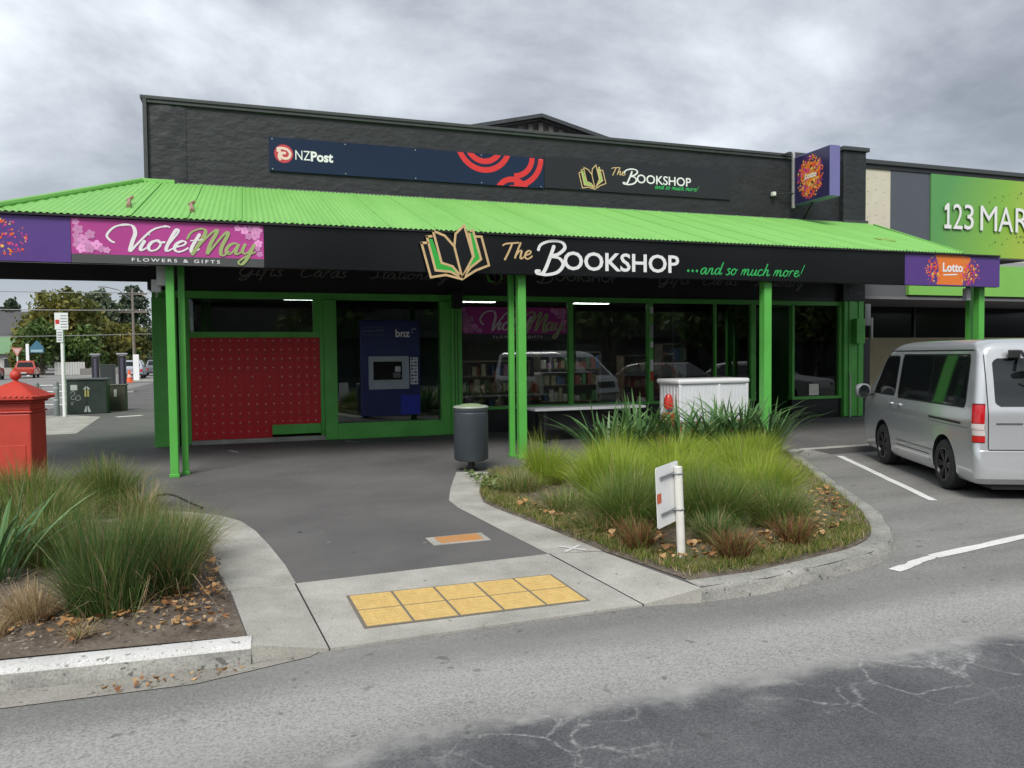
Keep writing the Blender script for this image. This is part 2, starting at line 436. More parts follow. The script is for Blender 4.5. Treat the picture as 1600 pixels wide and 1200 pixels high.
# ------------------------------------------------------------------ ground materials
def road_mat():
    m, nt, N, L, b = nmat('road_seal')
    t = N.new('ShaderNodeTexCoord'); mp0 = N.new('ShaderNodeMapping'); mp0.inputs['Scale'].default_value = (1.023, 1.023, 1.0); L.new(t.outputs['Object'], mp0.inputs[0]); P = mp0.outputs[0]
    def noise(sc, det=5.0, st=None, dist=0.0, rough=0.6):
        n = N.new('ShaderNodeTexNoise'); n.inputs['Scale'].default_value = sc; n.inputs['Detail'].default_value = det
        n.inputs['Roughness'].default_value = rough; n.inputs['Distortion'].default_value = dist
        if st:
            mp = N.new('ShaderNodeMapping'); mp.inputs['Scale'].default_value = st; mp.inputs['Rotation'].default_value = (0, 0, R_(-4))
            L.new(P, mp.inputs[0]); L.new(mp.outputs[0], n.inputs['Vector'])
        else: L.new(P, n.inputs['Vector'])
        return n.outputs['Fac']
    def math_(op, a, bb=None, c=None):
        n = N.new('ShaderNodeMath'); n.operation = op
        for k, x in enumerate((a, bb, c)):
            if x is None: continue
            if isinstance(x, (int, float)): n.inputs[k].default_value = x
            else: L.new(x, n.inputs[k])
        return n.outputs[0]
    def ramp(f, p0, c0, p1, c1):
        r = N.new('ShaderNodeValToRGB'); L.new(f, r.inputs[0])
        r.color_ramp.elements[0].position = p0; r.color_ramp.elements[0].color = c0 if len(c0) == 4 else c0 + (1,)
        r.color_ramp.elements[1].position = p1; r.color_ramp.elements[1].color = c1 if len(c1) == 4 else c1 + (1,)
        return r.outputs[0]
    def mix(f, a, c, mode='MIX'):
        n = N.new('ShaderNodeMix'); n.data_type = 'RGBA'; n.blend_type = mode
        if isinstance(f, (int, float)): n.inputs[0].default_value = f
        else: L.new(f, n.inputs[0])
        L.new(a, n.inputs[6])
        if isinstance(c, tuple): n.inputs[7].default_value = c + (1,)
        else: L.new(c, n.inputs[7])
        return n.outputs[2]
    sp = N.new('ShaderNodeSeparateXYZ'); L.new(P, sp.inputs[0])
    X, Y = sp.outputs[0], sp.outputs[1]
    # worn grey seal, dust drifts along the road, coarse chips
    base = ramp(noise(0.9, 6, (0.45, 1.5, 1)), .3, (.185, .183, .176), .72, (.27, .266, .255))
    chips = noise(75, 2, rough=.8)
    base = mix(.75, base, ramp(chips, .28, (.42, .42, .42), .74, (1.5, 1.5, 1.48)), 'MULTIPLY')
    dust = ramp(noise(0.55, 6, (0.5, 2.4, 1), .4), .46, (0, 0, 0), .68, (1, 1, 1))
    band = ramp(math_('ABSOLUTE', math_('ADD', math_('MULTIPLY_ADD', noise(.9, 5, (.5, 1, 1)), .9, Y), -4.30)), .12, (1, 1, 1), .62, (0, 0, 0))
    base = mix(math_('MULTIPLY', dust, .35), base, (.36, .355, .34))
    base = mix(math_('MULTIPLY', math_('MULTIPLY', band, ramp(chips, .35, (.3, .3, .3), .6, (1, 1, 1))), .75), base, (.43, .43, .415))
    kerbside = ramp(math_('ABSOLUTE', math_('ADD', math_('MULTIPLY_ADD', noise(1.1, 4, (.6, 1, 1)), .5, Y), -4.62)), .05, (1, 1, 1), .3, (0, 0, 0))
    base = mix(math_('MULTIPLY', kerbside, .35), base, (.15, .148, .145))
    # smooth strip near the kerb of the landing
    near = math_('MULTIPLY_ADD', noise(1.3, 4), 0.55, math_('MULTIPLY_ADD', X, 0.10, Y))   # Y + .1X + noise
    # newer dark seal on the carriageway in front, ragged old edge
    edge = math_('ADD', math_('ADD', Y, math_('MULTIPLY', math_('MAXIMUM', math_('MULTIPLY_ADD', X, -1.0, .55), 0.0), .42)), math_('MULTIPLY_ADD', noise(1.7, 8, None, .3, .7), 0.34, -0.17))
    grain = math_('MULTIPLY_ADD', chips, .36, -.18)
    dark = ramp(math_('ADD', math_('MULTIPLY_ADD', edge, -1.0, 3.93), grain), .43, (0, 0, 0), .60, (1, 1, 1))
    far = ramp(math_('MULTIPLY_ADD', Y, 1.0, -14.0), .4, (1, 1, 1), .6, (0, 0, 0))
    dark = math_('MULTIPLY', dark, far)
    dk = ramp(noise(1.6, 7), .3, (.072, .074, .084), .7, (.122, .123, .130))
    dk = mix(.8, dk, ramp(noise(95, 2, rough=.8), .3, (.5, .5, .5), .74, (1.75, 1.75, 1.7)), 'MULTIPLY')
    col = mix(dark, base, dk)
    # bleached cracks where the dark skin peels off
    v = N.new('ShaderNodeTexVoronoi'); v.feature = 'DISTANCE_TO_EDGE'; v.inputs['Scale'].default_value = 3.0
    vm = N.new('ShaderNodeVectorMath'); vm.operation = 'ADD'
    nn = N.new('ShaderNodeTexNoise'); nn.inputs['Scale'].default_value = 1.7; nn.inputs['Detail'].default_value = 6.0
    L.new(P, nn.inputs['Vector'])
    vs_ = N.new('ShaderNodeVectorMath'); vs_.operation = 'SCALE'; vs_.inputs['Scale'].default_value = .38
    L.new(nn.outputs['Color'], vs_.inputs[0]); L.new(P, vm.inputs[0]); L.new(vs_.outputs[0], vm.inputs[1]); L.new(vm.outputs[0], v.inputs['Vector'])
    crack = ramp(math_('MULTIPLY_ADD', noise(14, 6), .10, v.outputs['Distance']), .045, (1, 1, 1), .085, (0, 0, 0))
    zone = ramp(math_('ABSOLUTE', math_('ADD', edge, -3.24)), .16, (1, 1, 1), .46, (0, 0, 0))
    patch = ramp(noise(1.05, 4), .42, (0, 0, 0), .54, (1, 1, 1))
    cm = math_('MULTIPLY', math_('MULTIPLY', crack, zone), math_('MULTIPLY', patch, math_('MULTIPLY', ramp(noise(38, 3), .36, (0, 0, 0), .58, (1, 1, 1)), far)))
    bl = math_('MULTIPLY', math_('MULTIPLY', ramp(noise(2.6, 8), .50, (0, 0, 0), .66, (1, 1, 1)), ramp(math_('ABSOLUTE', math_('ADD', edge, -3.34)), .05, (1, 1, 1), .30, (0, 0, 0))), math_('MULTIPLY', far, ramp(chips, .35, (0, 0, 0), .6, (1, 1, 1))))
    col = mix(math_('MULTIPLY', bl, .65), col, (.38, .38, .37))
    col = mix(math_('MULTIPLY', cm, .62), col, (.42, .42, .41))
    # pale worn line along the old edge
    lip = ramp(math_('ABSOLUTE', math_('ADD', edge, -3.45)), .015, (1, 1, 1), .09, (0, 0, 0))
    lip = math_('MULTIPLY', lip, math_('MULTIPLY', far, ramp(noise(5, 5), .42, (0, 0, 0), .62, (1, 1, 1))))
    col = mix(math_('MULTIPLY', lip, .6), col, (.40, .40, .385))
    # oil and tar spots
    spots = ramp(noise(6.5, 2), .69, (0, 0, 0), .73, (1, 1, 1))
    col = mix(math_('MULTIPLY', spots, .5), col, (.07, .07, .07))
    L.new(col, b.inputs['Base Color'])
    b.inputs['Roughness'].default_value = .86
    b.inputs['Specular IOR Level'].default_value = .3
    bp = N.new('ShaderNodeBump'); bp.inputs['Strength'].default_value = .5; bp.inputs['Distance'].default_value = .006
    L.new(chips, bp.inputs['Height']); L.new(bp.outputs[0], b.inputs['Normal'])
    return m
M_road = road_mat()
def speck_mat(name, ca, cb, scale, spec_c, spec_lo=.68, bump=.25, patch=1.2, rough=.85, pstretch=None, fine=120):
    m, nt, N, L, b = nmat(name)
    t = N.new('ShaderNodeTexCoord'); P = t.outputs['Object']
    n1 = N.new('ShaderNodeTexNoise'); n1.inputs['Scale'].default_value = patch; n1.inputs['Detail'].default_value = 7
    n1.inputs['Roughness'].default_value = .62
    if pstretch:
        mp = N.new('ShaderNodeMapping'); mp.inputs['Scale'].default_value = pstretch; L.new(P, mp.inputs[0]); L.new(mp.outputs[0], n1.inputs['Vector'])
    else: L.new(P, n1.inputs['Vector'])
    r = N.new('ShaderNodeValToRGB'); L.new(n1.outputs['Fac'], r.inputs[0])
    r.color_ramp.elements[0].position = .3; r.color_ramp.elements[0].color = ca + (1,)
    r.color_ramp.elements[1].position = .7; r.color_ramp.elements[1].color = cb + (1,)
    n2 = N.new('ShaderNodeTexNoise'); n2.inputs['Scale'].default_value = scale; n2.inputs['Detail'].default_value = 2; n2.inputs['Roughness'].default_value = .8
    L.new(P, n2.inputs['Vector'])
    r2_ = N.new('ShaderNodeValToRGB'); L.new(n2.outputs['Fac'], r2_.inputs[0])
    r2_.color_ramp.elements[0].position = spec_lo; r2_.color_ramp.elements[0].color = (0, 0, 0, 1)
    r2_.color_ramp.elements[1].position = spec_lo + .05; r2_.color_ramp.elements[1].color = (1, 1, 1, 1)
    mx = N.new('ShaderNodeMix'); mx.data_type = 'RGBA'; L.new(r2_.outputs[0], mx.inputs[0]); L.new(r.outputs[0], mx.inputs[6]); mx.inputs[7].default_value = spec_c + (1,)
    n3 = N.new('ShaderNodeTexNoise'); n3.inputs['Scale'].default_value = fine; n3.inputs['Detail'].default_value = 2; L.new(P, n3.inputs['Vector'])
    r3 = N.new('ShaderNodeValToRGB'); L.new(n3.outputs['Fac'], r3.inputs[0])
    r3.color_ramp.elements[0].position = .3; r3.color_ramp.elements[0].color = (.72, .72, .72, 1)
    r3.color_ramp.elements[1].position = .7; r3.color_ramp.elements[1].color = (1.25, 1.25, 1.25, 1)
    m2 = N.new('ShaderNodeMix'); m2.data_type = 'RGBA'; m2.blend_type = 'MULTIPLY'; m2.inputs[0].default_value = .8
    L.new(mx.outputs[2], m2.inputs[6]); L.new(r3.outputs[0], m2.inputs[7]); L.new(m2.outputs[2], b.inputs['Base Color'])
    b.inputs['Roughness'].default_value = rough; b.inputs['Specular IOR Level'].default_value = .3
    bp = N.new('ShaderNodeBump'); bp.inputs['Strength'].default_value = bump; bp.inputs['Distance'].default_value = .006
    L.new(n3.outputs['Fac'], bp.inputs['Height']); L.new(bp.outputs[0], b.inputs['Normal'])
    return m
M_path = speck_mat('footpath_asphalt', (.098, .095, .094), (.162, .157, .152), 5.5, (.215, .185, .175), .745, .3, .55)
M_conc = speck_mat('concrete', (.29, .285, .255), (.48, .465, .42), 9, (.20, .195, .175), .69, .3, 2.1)
M_kerb = speck_mat('kerb_concrete', (.21, .21, .195), (.40, .395, .36), 14, (.12, .12, .11), .64, .5, 2.6, pstretch=(1, 1, 3), fine=70)
M_kerbpaint = speck_mat('worn_kerb_paint', (.50, .50, .485), (.68, .68, .66), 16, (.27, .265, .25), .60, .4, 3.5)
M_white = speck_mat('white_road_paint', (.66, .66, .64), (.80, .80, .78), 22, (.34, .34, .33), .66, .3, 3)
M_soil = speck_mat('bark_soil', (.085, .065, .05), (.19, .16, .13), 16, (.30, .26, .22), .64, 1.0, 3.2, fine=45)
PI = math.pi
M_joint = mat('joint_dark', (.045, .043, .04), .9)  # even dark colour of the slab joints
Zr = -0.10

# ------------------------------------------------------------------ the ground
tag(MB().face([(-700, -400, Zr), (700, -400, Zr), (700, 900, Zr), (-700, 900, Zr)]).build('road', M_road), kind='structure')
bed_kerb = [(2.925, 4.585), (3.52, 4.60), (4.24, 4.76), (4.75, 4.90), (5.16, 5.12), (5.50, 5.44), (5.80, 5.82), (6.14, 6.30), (6.89, 7.66), (7.60, 8.86), (8.22, 9.92), (8.44, 10.3), (8.75, 10.50)]
path_poly = [(-9, 4.80), (-0.02, 4.62), (-0.15, 5.655), (.29, 5.672), (2.28, 5.782), (2.72, 5.70)] + bed_kerb + [(60, 10.62), (60, 15.5), (14.0, 40), (-1.0, 40), (-1.0, 110), (-6.3, 110), (-6.3, 25), (-9, 22)]
tag(MB().prism(path_poly, Zr - .3, 0.0).build('pavement', [M_path], None), kind='structure')
# ramped crossing slab, its flares and the flush concrete edgings
sl = MB()
sl.face([(.29, 5.672, .003), (.42, 4.56, -.085), (2.51, 4.62, -.085), (2.28, 5.782, .003)])
sl.face([(.42, 4.56, -.085), (.42, 4.56, -.3), (2.51, 4.62, -.3), (2.51, 4.62, -.085)])
tag(sl.build('crossing_ramp', M_conc), kind='structure')
def flare(mb, A, B, C, D, n=8):
    # smooth warped top A-B (back edge) to D-C (front edge), eased so the fall starts gently
    rows = []
    for i in range(n + 1):
        u = i / n; row = []
        for j in range(n + 1):
            v = j / n; P = Vector(A).lerp(Vector(B), v).lerp(Vector(D).lerp(Vector(C), v), u)
            row.append(tuple(P))
        rows.append(row)
    mb.grid(rows)
    mb.grid([rows[-1], [(p[0], p[1], -.3) for p in rows[-1]]])
fl = MB()
flare(fl, (-.15, 5.655, .003), (.278, 5.672, .003), (.41, 4.56, -.085), (-.02, 4.53, .003))
flare(fl, (2.295, 5.782, .003), (2.72, 5.70, .003), (2.93, 4.548, .003), (2.522, 4.62, -.085))
tag(fl.build('kerb_flare', M_conc, smooth=True, sharp=50), kind='structure')
jt = MB()
jt.face([(.278, 5.67, -.004), (.41, 4.56, -.091), (.42, 4.56, -.091), (.29, 5.67, -.004)])
jt.face([(2.28, 5.78, -.004), (2.51, 4.62, -.091), (2.522, 4.62, -.091), (2.295, 5.78, -.004)])
tag(jt.build('slab_joint', M_joint), kind='structure')
le = MB()
Lout = [(.29, 5.67), (.24, 6.2), (.14, 6.9), (.03, 7.55), (-.10, 8.05), (-.30, 8.42), (-.62, 8.75), (-1.1, 9.05), (-1.8, 9.3), (-2.6, 9.45)]
Lin = [(-.20, 5.655), (-.28, 6.2), (-.33, 6.68), (-.39, 7.2), (-.52, 7.6), (-.72, 7.92), (-1.0, 8.22), (-1.35, 8.44), (-1.9, 8.69), (-2.6, 8.84)]
le.grid([[(x, y, .004) for x, y in Lout], [(x, y, .004) for x, y in Lin]])
tag(le.build('edging_strip', M_conc), kind='structure')
re_ = MB()
Rin = [(2.28, 5.782), (2.22, 6.4), (2.15, 7.2), (2.09, 7.9), (2.10, 8.35), (2.28, 9.0), (2.5, 9.7), (2.72, 10.37)]
Rout = [(2.80, 5.70), (2.70, 6.4), (2.60, 7.1), (2.50, 7.75), (2.48, 8.1), (2.62, 8.75), (2.88, 9.5), (3.17, 10.2)]
re_.grid([[(x, y, .004) for x, y in Rin], [(x, y, .004) for x, y in Rout]])
tag(re_.build('edging_strip', M_conc), kind='structure')
# raised concrete kerb round the right bed, along the parking bays; white painted kerb on the left
def kerb_along(name, line, w, z0, z1, m_top, m_side, side=1, lip=.025):
    pts = [Vector(p) for p in line]; k = MB(); rows = [[], [], [], [], []]
    for i, p in enumerate(pts):
        t = (pts[min(i + 1, len(pts) - 1)] - pts[max(i - 1, 0)]).normalized(); n = Vector((-t.y, t.x)) * side
        for r, (o, z) in enumerate(((-.035, z0), (-.012, z1 - lip), (lip * .6, z1), (w, z1), (w, z1 - .06))):
            q = p + n * o; rows[r].append((q.x, q.y, z))
    k.grid(rows[0:2], 1); k.grid(rows[1:3], 0); k.grid(rows[2:4], 0); k.grid(rows[3:5], 1)
    return tag(k.build(name, [m_top, m_side], smooth=True, sharp=50), kind='structure')
def smooth_line(pts, n=4): return [tuple(p) for p in spline(pts, n)]
kerb_along('garden_kerb', smooth_line(bed_kerb), .17, Zr - .02, .006, M_kerb, M_kerb)
kerb_along('parking_kerb', [(8.75, 10.50), (9.6, 10.55), (10.5, 10.59), (14, 10.6), (30, 10.6)], .16, Zr - .02, .006, M_conc, M_kerb)
kerb_along('white_kerb', [(-9, 4.72), (-3, 4.68), (-1.27, 4.62), (-.6, 4.57), (-.02, 4.54)], .135, Zr - .02, .008, M_kerbpaint, M_kerb)
# gutter dish of paler concrete on the left
gd = MB()
gd.grid([[(-9, 4.66, Zr + .004), (-1.27, 4.58, Zr + .004), (-.02, 4.50, Zr + .004), (.36, 4.56, Zr + .004)], [(-9, 4.42, Zr + .005), (-1.27, 4.36, Zr + .005), (-.3, 4.33, Zr + .005), (.3, 4.5, Zr + .005)]])
tag(gd.build('gutter', speck_mat('gutter_dirt', (.23, .22, .19), (.36, .345, .31), 12, (.15, .14, .11), .62, .4, 2.4)), kind='structure')
# soil beds
def bed(name, poly, h, m, seed, n=40):
    """slightly domed bed: grid clipped to the polygon"""
    from mathutils.geometry import delaunay_2d_cdt
    rr = random.Random(seed)
    xs = [p[0] for p in poly]; ys = [p[1] for p in poly]
    pts = [Vector(p) for p in poly]
    def inside(q):
        c = False
        for i in range(len(poly)):
            (x1, y1), (x2, y2) = poly[i], poly[i - 1]
            if (y1 > q[1]) != (y2 > q[1]) and q[0] < (x2 - x1) * (q[1] - y1) / (y2 - y1) + x1: c = not c
        return c
    def dist(q):
        d = 9
        for i in range(len(poly)):
            a, b_ = Vector(poly[i - 1]), Vector(poly[i]); ab = b_ - a
            t = max(0, min(1, (Vector(q) - a).dot(ab) / max(ab.length_squared, 1e-9)))
            d = min(d, (Vector(q) - a - ab * t).length)
        return d
    for k in range(n * n):
        q = (rr.uniform(min(xs), max(xs)), rr.uniform(min(ys), max(ys)))
        if inside(q) and dist(q) > .06: pts.append(Vector(q))
    res = delaunay_2d_cdt(pts, [], [list(range(len(poly)))], 1, 1e-5)
    mb = MB(); mb.v = []
    for v in res[0]:
        d = dist((v.x, v.y)); mb.v.append((v.x, v.y, .008 + h * min(1, d / .5) + (rr.uniform(-.012, .02) if d > .05 else 0)))
    mb.f = [tuple(f) for f in res[2]]; mb.m = [0] * len(mb.f)
    return tag(mb.build(name, m, smooth=True, sharp=180), kind='structure')
bedR = [(2.735, 5.70), (2.945, 4.73), (3.52, 4.76), (4.2, 4.92), (4.7, 5.06), (5.06, 5.26), (5.36, 5.54), (5.64, 5.90), (5.98, 6.40), (6.74, 7.74), (7.44, 8.94), (8.05, 9.98), (8.3, 10.44), (6.0, 10.5), (3.2, 10.3), (2.84, 9.5), (2.57, 8.75), (2.43, 8.1), (2.45, 7.75), (2.55, 7.1), (2.65, 6.4)]
bedL = [(-.045, 4.68), (-.165, 5.655), (-.25, 6.2), (-.30, 6.68), (-.36, 7.2), (-.49, 7.65), (-.69, 7.96), (-.98, 8.25), (-1.33, 8.47), (-1.9, 8.72), (-2.6, 8.88), (-4.2, 9.9), (-6, 9.9), (-6, 4.84), (-3, 4.83), (-1.27, 4.78), (-.6, 4.73)]
bed('garden_bed', bedR, .05, M_soil, 3)
bed('garden_bed', bedL, .05, M_soil, 4)
# chewing gum spots and cut joints on the footpath
gm = MB(); rg = random.Random(31)
for k in range(230):
    x, y = rg.uniform(-1.6, 12), rg.uniform(6.0, 15.3)
    if x > 2.0 and y < 10.6: continue
    if x < .1 and y < 8.9: continue
    r = rg.uniform(.008, .022); gm.face([(x + r * math.cos(a) * rg.uniform(.7, 1.2), y + r * math.sin(a) * rg.uniform(.7, 1.2), .003) for a in [k_ * PI / 4 for k_ in range(8)]], 0 if rg.random() < .7 else 1)
tag(gm.build('gum_spots', [mat('gum_pale', (.24, .235, .23), .7), mat('gum_dark', (.035, .034, .034), .7)], fix=False), kind='stuff')
# painted markings
def strip(name, a, b_, w, z, m, n=14, jit=.006):
    a, b_ = Vector(a), Vector(b_); t = (b_ - a).normalized(); q = Vector((-t.y, t.x)); rr = random.Random(5); A = []; B = []
    for k in range(n + 1):
        p = a.lerp(b_, k / n)
        A.append(tuple(p + q * (w / 2 + rr.uniform(-jit, jit))) + (z,)); B.append(tuple(p - q * (w / 2 + rr.uniform(-jit, jit))) + (z,))
    return tag(MB().grid([A, B]).build(name, m), kind='structure')
strip('parking_line', (9.26, 10.26), (7.45, 6.76), .10, Zr + .005, M_white)
strip('lane_line', (4.77, 4.69), (5.4, 4.9), .085, Zr + .005, M_white, 8, .012)
strip('lane_line', (5.4, 4.9), (11.75, 5.98), .10, Zr + .005, M_white, 26, .008)
cx_ = MB()
for a_ in (math.radians(38), math.radians(128)):
    t = Vector((math.cos(a_), math.sin(a_))); q = Vector((-t.y, t.x)) * .016; c0 = Vector((2.53, 5.86))
    L2 = .13
    cx_.face([tuple(c0 - t * L2 + q) + (.009 + .001 * (a_ > 1),), tuple(c0 - t * L2 - q) + (.009 + .001 * (a_ > 1),), tuple(c0 + t * L2 - q) + (.009 + .001 * (a_ > 1),), tuple(c0 + t * L2 + q) + (.009 + .001 * (a_ > 1),)])
tag(cx_.build('survey_cross', mat('faded_white_paint', (.66, .66, .64), .8, .12, 30)), kind='structure')
strip('white_dash', (-3.55, 24.1), (-2.95, 24.5), .28, .006, M_white)
strip('white_dash', (-.35, 14.35), (-.2, 14.0), .04, .006, M_white)
strip('white_dash', (1.75, 15.1), (1.95, 14.75), .04, .006, M_white)
strip('far_lane_line', (-24, 86), (-14, 98), .5, Zr + .01, M_white)
strip('far_lane_line', (-22, 80), (-15, 84), .4, Zr + .01, M_white)
cp = MB().face([(-6.3, 24.8, .005), (-4.6, 18.8, .005), (-3.62, 19.1, .005), (-4.0, 24.4, .005), (-5.0, 25.6, .005), (-6.3, 25.6, .005)])
tag(cp.build('concrete_patch', M_conc), kind='structure')

# tactile paving: ten yellow tiles set in the ramp
tp = thing('tactile_paving', 'yellow tactile warning paving of ten tiles set in the concrete crossing ramp', 'tactile paving', (1.4, 5.07, -.05))
M_tact = mat('tactile_yellow', (.66, .47, .17), .75, .14, 14, c2=(.56, .38, .13), bump=.15, bscale=90)
T00, T10, T11, T01 = Vector((.66, 4.78)), Vector((2.18, 4.79)), Vector((2.115, 5.32)), Vector((.615, 5.32))
def ramp_z(x, y): return .003 - .088 * max(0.0, min(1.0, (5.68 + .055 * (x - .29) - y) / 1.13)) 
for i in range(5):
    for j in range(2):
        def tq(u, v): return T00.lerp(T10, u).lerp(T01.lerp(T11, u), v)
        u0, u1 = i / 5 + .006, (i + 1) / 5 - .006; v0, v1 = j / 2 + .012, (j + 1) / 2 - .012
        mb = MB()
        c = [tq(u0, v0), tq(u1, v0), tq(u1, v1), tq(u0, v1)]
        mb.prism([(p.x, p.y, ramp_z(p.x, p.y) + .008) for p in c], -.2, 0)
        for a in range(6):
            for b_ in range(6):
                p = tq(u0 + (u1 - u0) * (a + .5) / 6, v0 + (v1 - v0) * (b_ + .5) / 6); z = ramp_z(p.x, p.y) + .008
                r = .012
                mb.grid([[(p.x - r * 1.3, p.y - r * 1.3, z), (p.x + r * 1.3, p.y - r * 1.3, z), (p.x + r * 1.3, p.y + r * 1.3, z), (p.x - r * 1.3, p.y + r * 1.3, z)],
                         [(p.x - r * .7, p.y - r * .7, z + .005), (p.x + r * .7, p.y - r * .7, z + .005), (p.x + r * .7, p.y + r * .7, z + .005), (p.x - r * .7, p.y + r * .7, z + .005)]], 0, True)
                mb.face([(p.x - r * .7, p.y - r * .7, z + .005), (p.x + r * .7, p.y - r * .7, z + .005), (p.x + r * .7, p.y + r * .7, z + .005), (p.x - r * .7, p.y + r * .7, z + .005)])
        mb.build('tile', M_tact, tp, fix=False)
MB().prism([(T00.x - .012, T00.y - .012, ramp_z(.66, 4.82) + .004), (T10.x + .012, T10.y - .012, ramp_z(2.2, 4.82) + .004), (T11.x + .012, T11.y + .012, ramp_z(2.1, 5.34) + .004), (T01.x - .012, T01.y + .012, ramp_z(.61, 5.34) + .004)], -.2, 0).build('grout_bed', mat('grout', (.17, .15, .12), .9), tp)
# orange service cover
oc = thing('service_cover', 'small rectangular orange painted service cover let into the dark footpath', 'service cover', (1.73, 6.54, 0))
MB().prism([(1.47, 6.40), (1.985, 6.41), (1.985, 6.70), (1.46, 6.68)], -.1, .006).build('surround', M_conc, oc)
MB().prism([(1.55, 6.43), (1.93, 6.45), (1.935, 6.67), (1.53, 6.65)], -.1, .012).build('lid', mat('orange_paint', (.55, .22, .045), .7, .35, 12, c2=(.42, .26, .14)), oc, bevel=.003)

# ------------------------------------------------------------------ building materials
M_stucco = mat('black_stucco', (.019, .021, .024), .6, .32, 2.2, bump=1.0, bscale=5.5, stretch=(1, 1, 1.7), detail=9)
M_cap = mat('charcoal_trim', (.05, .054, .057), .5, .15, 3)
M_grn = mat('green_paint', (.115, .48, .085), .42, .14, 2.4, bump=.05, bscale=30)
M_grn2 = mat('green_post_paint', (.105, .44, .075), .4, .10, 2.0, bump=.05, bscale=30)
M_roof = mat('green_roof_paint', (.235, .54, .135), .55, .09, 1.0, c2=(.185, .465, .10), stretch=(1.6, .22, .22), detail=8)
M_black = mat('black_board', (.012, .013, .014), .35, .2, 2)
M_soffit = mat('black_soffit', (.012, .012, .013), .6, .2, 2)
M_navy = mat('navy_sign', (.008, .020, .052), .2, .10, .8, spec=.3)
M_blkgl = mat('gloss_black_sign', (.007, .008, .009), .22, spec=.3)
M_tile = mat('black_tile', (.016, .017, .019), .3, .3, 6)
M_int = mat('interior_dark', (.055, .055, .05), .8, .3, .7)
M_red_door = mat('red_box_paint', (.66, .014, .022), .42, .10, 3)
M_lock = mat('lock_steel', (.60, .58, .55), .35, metal=.6)
M_gold = mat('gold_print', (.62, .44, .22), .45, .12, 8)
M_wprint = mat('white_print', (.80, .80, .80), .5)
M_gprint = mat('green_print', (.05, .42, .07), .5)
M_gprint2 = mat('lime_print', (.30, .50, .12), .5)
M_redp = mat('red_print', (.62, .035, .04), .45)
M_mag = mat('magenta_print', (.46, .055, .28), .35, .10, 1.2)
M_pink = mat('pink_print', (.72, .30, .58), .45)
M_purp = mat('purple_print', (.095, .045, .23), .35, .06, 1)
M_orange = mat('orange_print', (.78, .20, .03), .4)
M_orange2 = mat('bright_red_print', (.75, .09, .03), .4)
M_pinkhot = mat('hot_pink_print', (.70, .06, .25), .4)
M_yel = mat('yellow_print', (.80, .50, .12), .4)
M_grey_p = mat('grey_sign_strip', (.075, .08, .08), .4)
M_dimprint = mat('grey_script_print', (.20, .20, .20), .5)
M_glass = glass_mat('shop_glass', (.60, .64, .63), 1.0)
M_glass_dk = glass_mat('dark_glass', (.62, .70, .69), .9)
M_steel = mat('brushed_steel', (.34, .36, .38), .35, .1, 4, metal=.7)
M_lamp = mat('lit_tube', (.9, .9, .9), .5, emit=(1.0, .98, .92, 9.0))
Yf = 15.58

# ------------------------------------------------------------------ the bookshop building
shop = thing('bookshop_building', 'long black rendered shop building with tall parapet and green framed shop windows', 'building', (6.5, Yf, 0))
MB().box(-1.66, 14.0, Yf, Yf + .3, 3.52, 6.36).build('parapet_wall', M_stucco, shop)
MB().box(-1.72, -1.655, Yf - .07, 32, 2.9, 6.42).build('side_wall', M_cap, shop)
MB().box(-1.66, -1.60, Yf + .02, 32, -.1, 2.88).build('lower_side_wall', M_grn, shop)
qn = MB(); rq = random.Random(9)
qn.grid([[(-1.60 + .1 * i, Yf - .012 - rq.uniform(0, .03) * (0 < i < 6), 4.86 + .075 * j) for i in range(7)] for j in range(20)])
qn.build('corner_render', M_stucco, shop, smooth=True, sharp=180, fix=False)
cap = MB(); cap.box(-1.76, 12.75, Yf - .075, Yf + .36, 6.362, 6.425); cap.box(-1.72, 12.75, Yf - .05, Yf + .0, 6.30, 6.361)
cap.build('parapet_cap', M_cap, shop, bevel=.008)
pr = MB(); pr.box(14.0, 14.69, Yf - .16, Yf + .5, 2.9, 6.60); pr.build('end_pier', M_stucco, shop, bevel=.015)
pc = MB(); pc.box(13.94, 14.75, Yf - .22, Yf + .56, 6.602, 6.70); pc.build('pier_cap', M_cap, shop, bevel=.01)
MB().box(13.96, 14.73, Yf - .2, Yf - .162, 4.78, 4.90).build('pier_flashing', M_cap, shop)
MB().box(12.45, 14.0, Yf - .05, Yf + .34, 6.362, 6.48).build('raised_cap', M_cap, shop)
MB().box(-1.6, 14.6, Yf + .32, 33, 5.4, 5.5).build('light_blocking_roof', M_cap, shop)  # unseen roof added to block light from above
MB().box(14.55, 14.66, Yf + .5, 33, -.1, 6.3).build('side_wall', M_cap, shop)
# gable of the hall roof behind the parapet
gb = MB(); y0 = 24.0
gb.face([(6.4, y0, 8.72), (12.1, y0, 8.72), (12.1, y0, 5.5), (6.4, y0, 5.5)])
gb.face([(6.4, y0, 8.72), (9.26, y0, 9.40), (12.1, y0, 8.72)])
gb.build('gable_wall', mat('gable_grey', (.075, .07, .066), .8, .2, 2), shop)
gr = MB()
for s_ in (-1, 1):
    a = Vector((9.26, 0, 9.54)); b_ = Vector((9.26 + s_ * 3.3, 0, 8.76))
    pts = [(a.x, 23.7, a.z), (b_.x, 23.7, b_.z), (b_.x, 23.7, b_.z - .12), (a.x, 23.7, a.z - .12)]
    bk = [(p[0], 33, p[2]) for p in pts]
    gr.face(pts); gr.face(bk[::-1])
    for k in range(4): gr.face([pts[k], pts[(k + 1) % 4], bk[(k + 1) % 4], bk[k]])
gr.build('gable_roof', M_cap, shop)
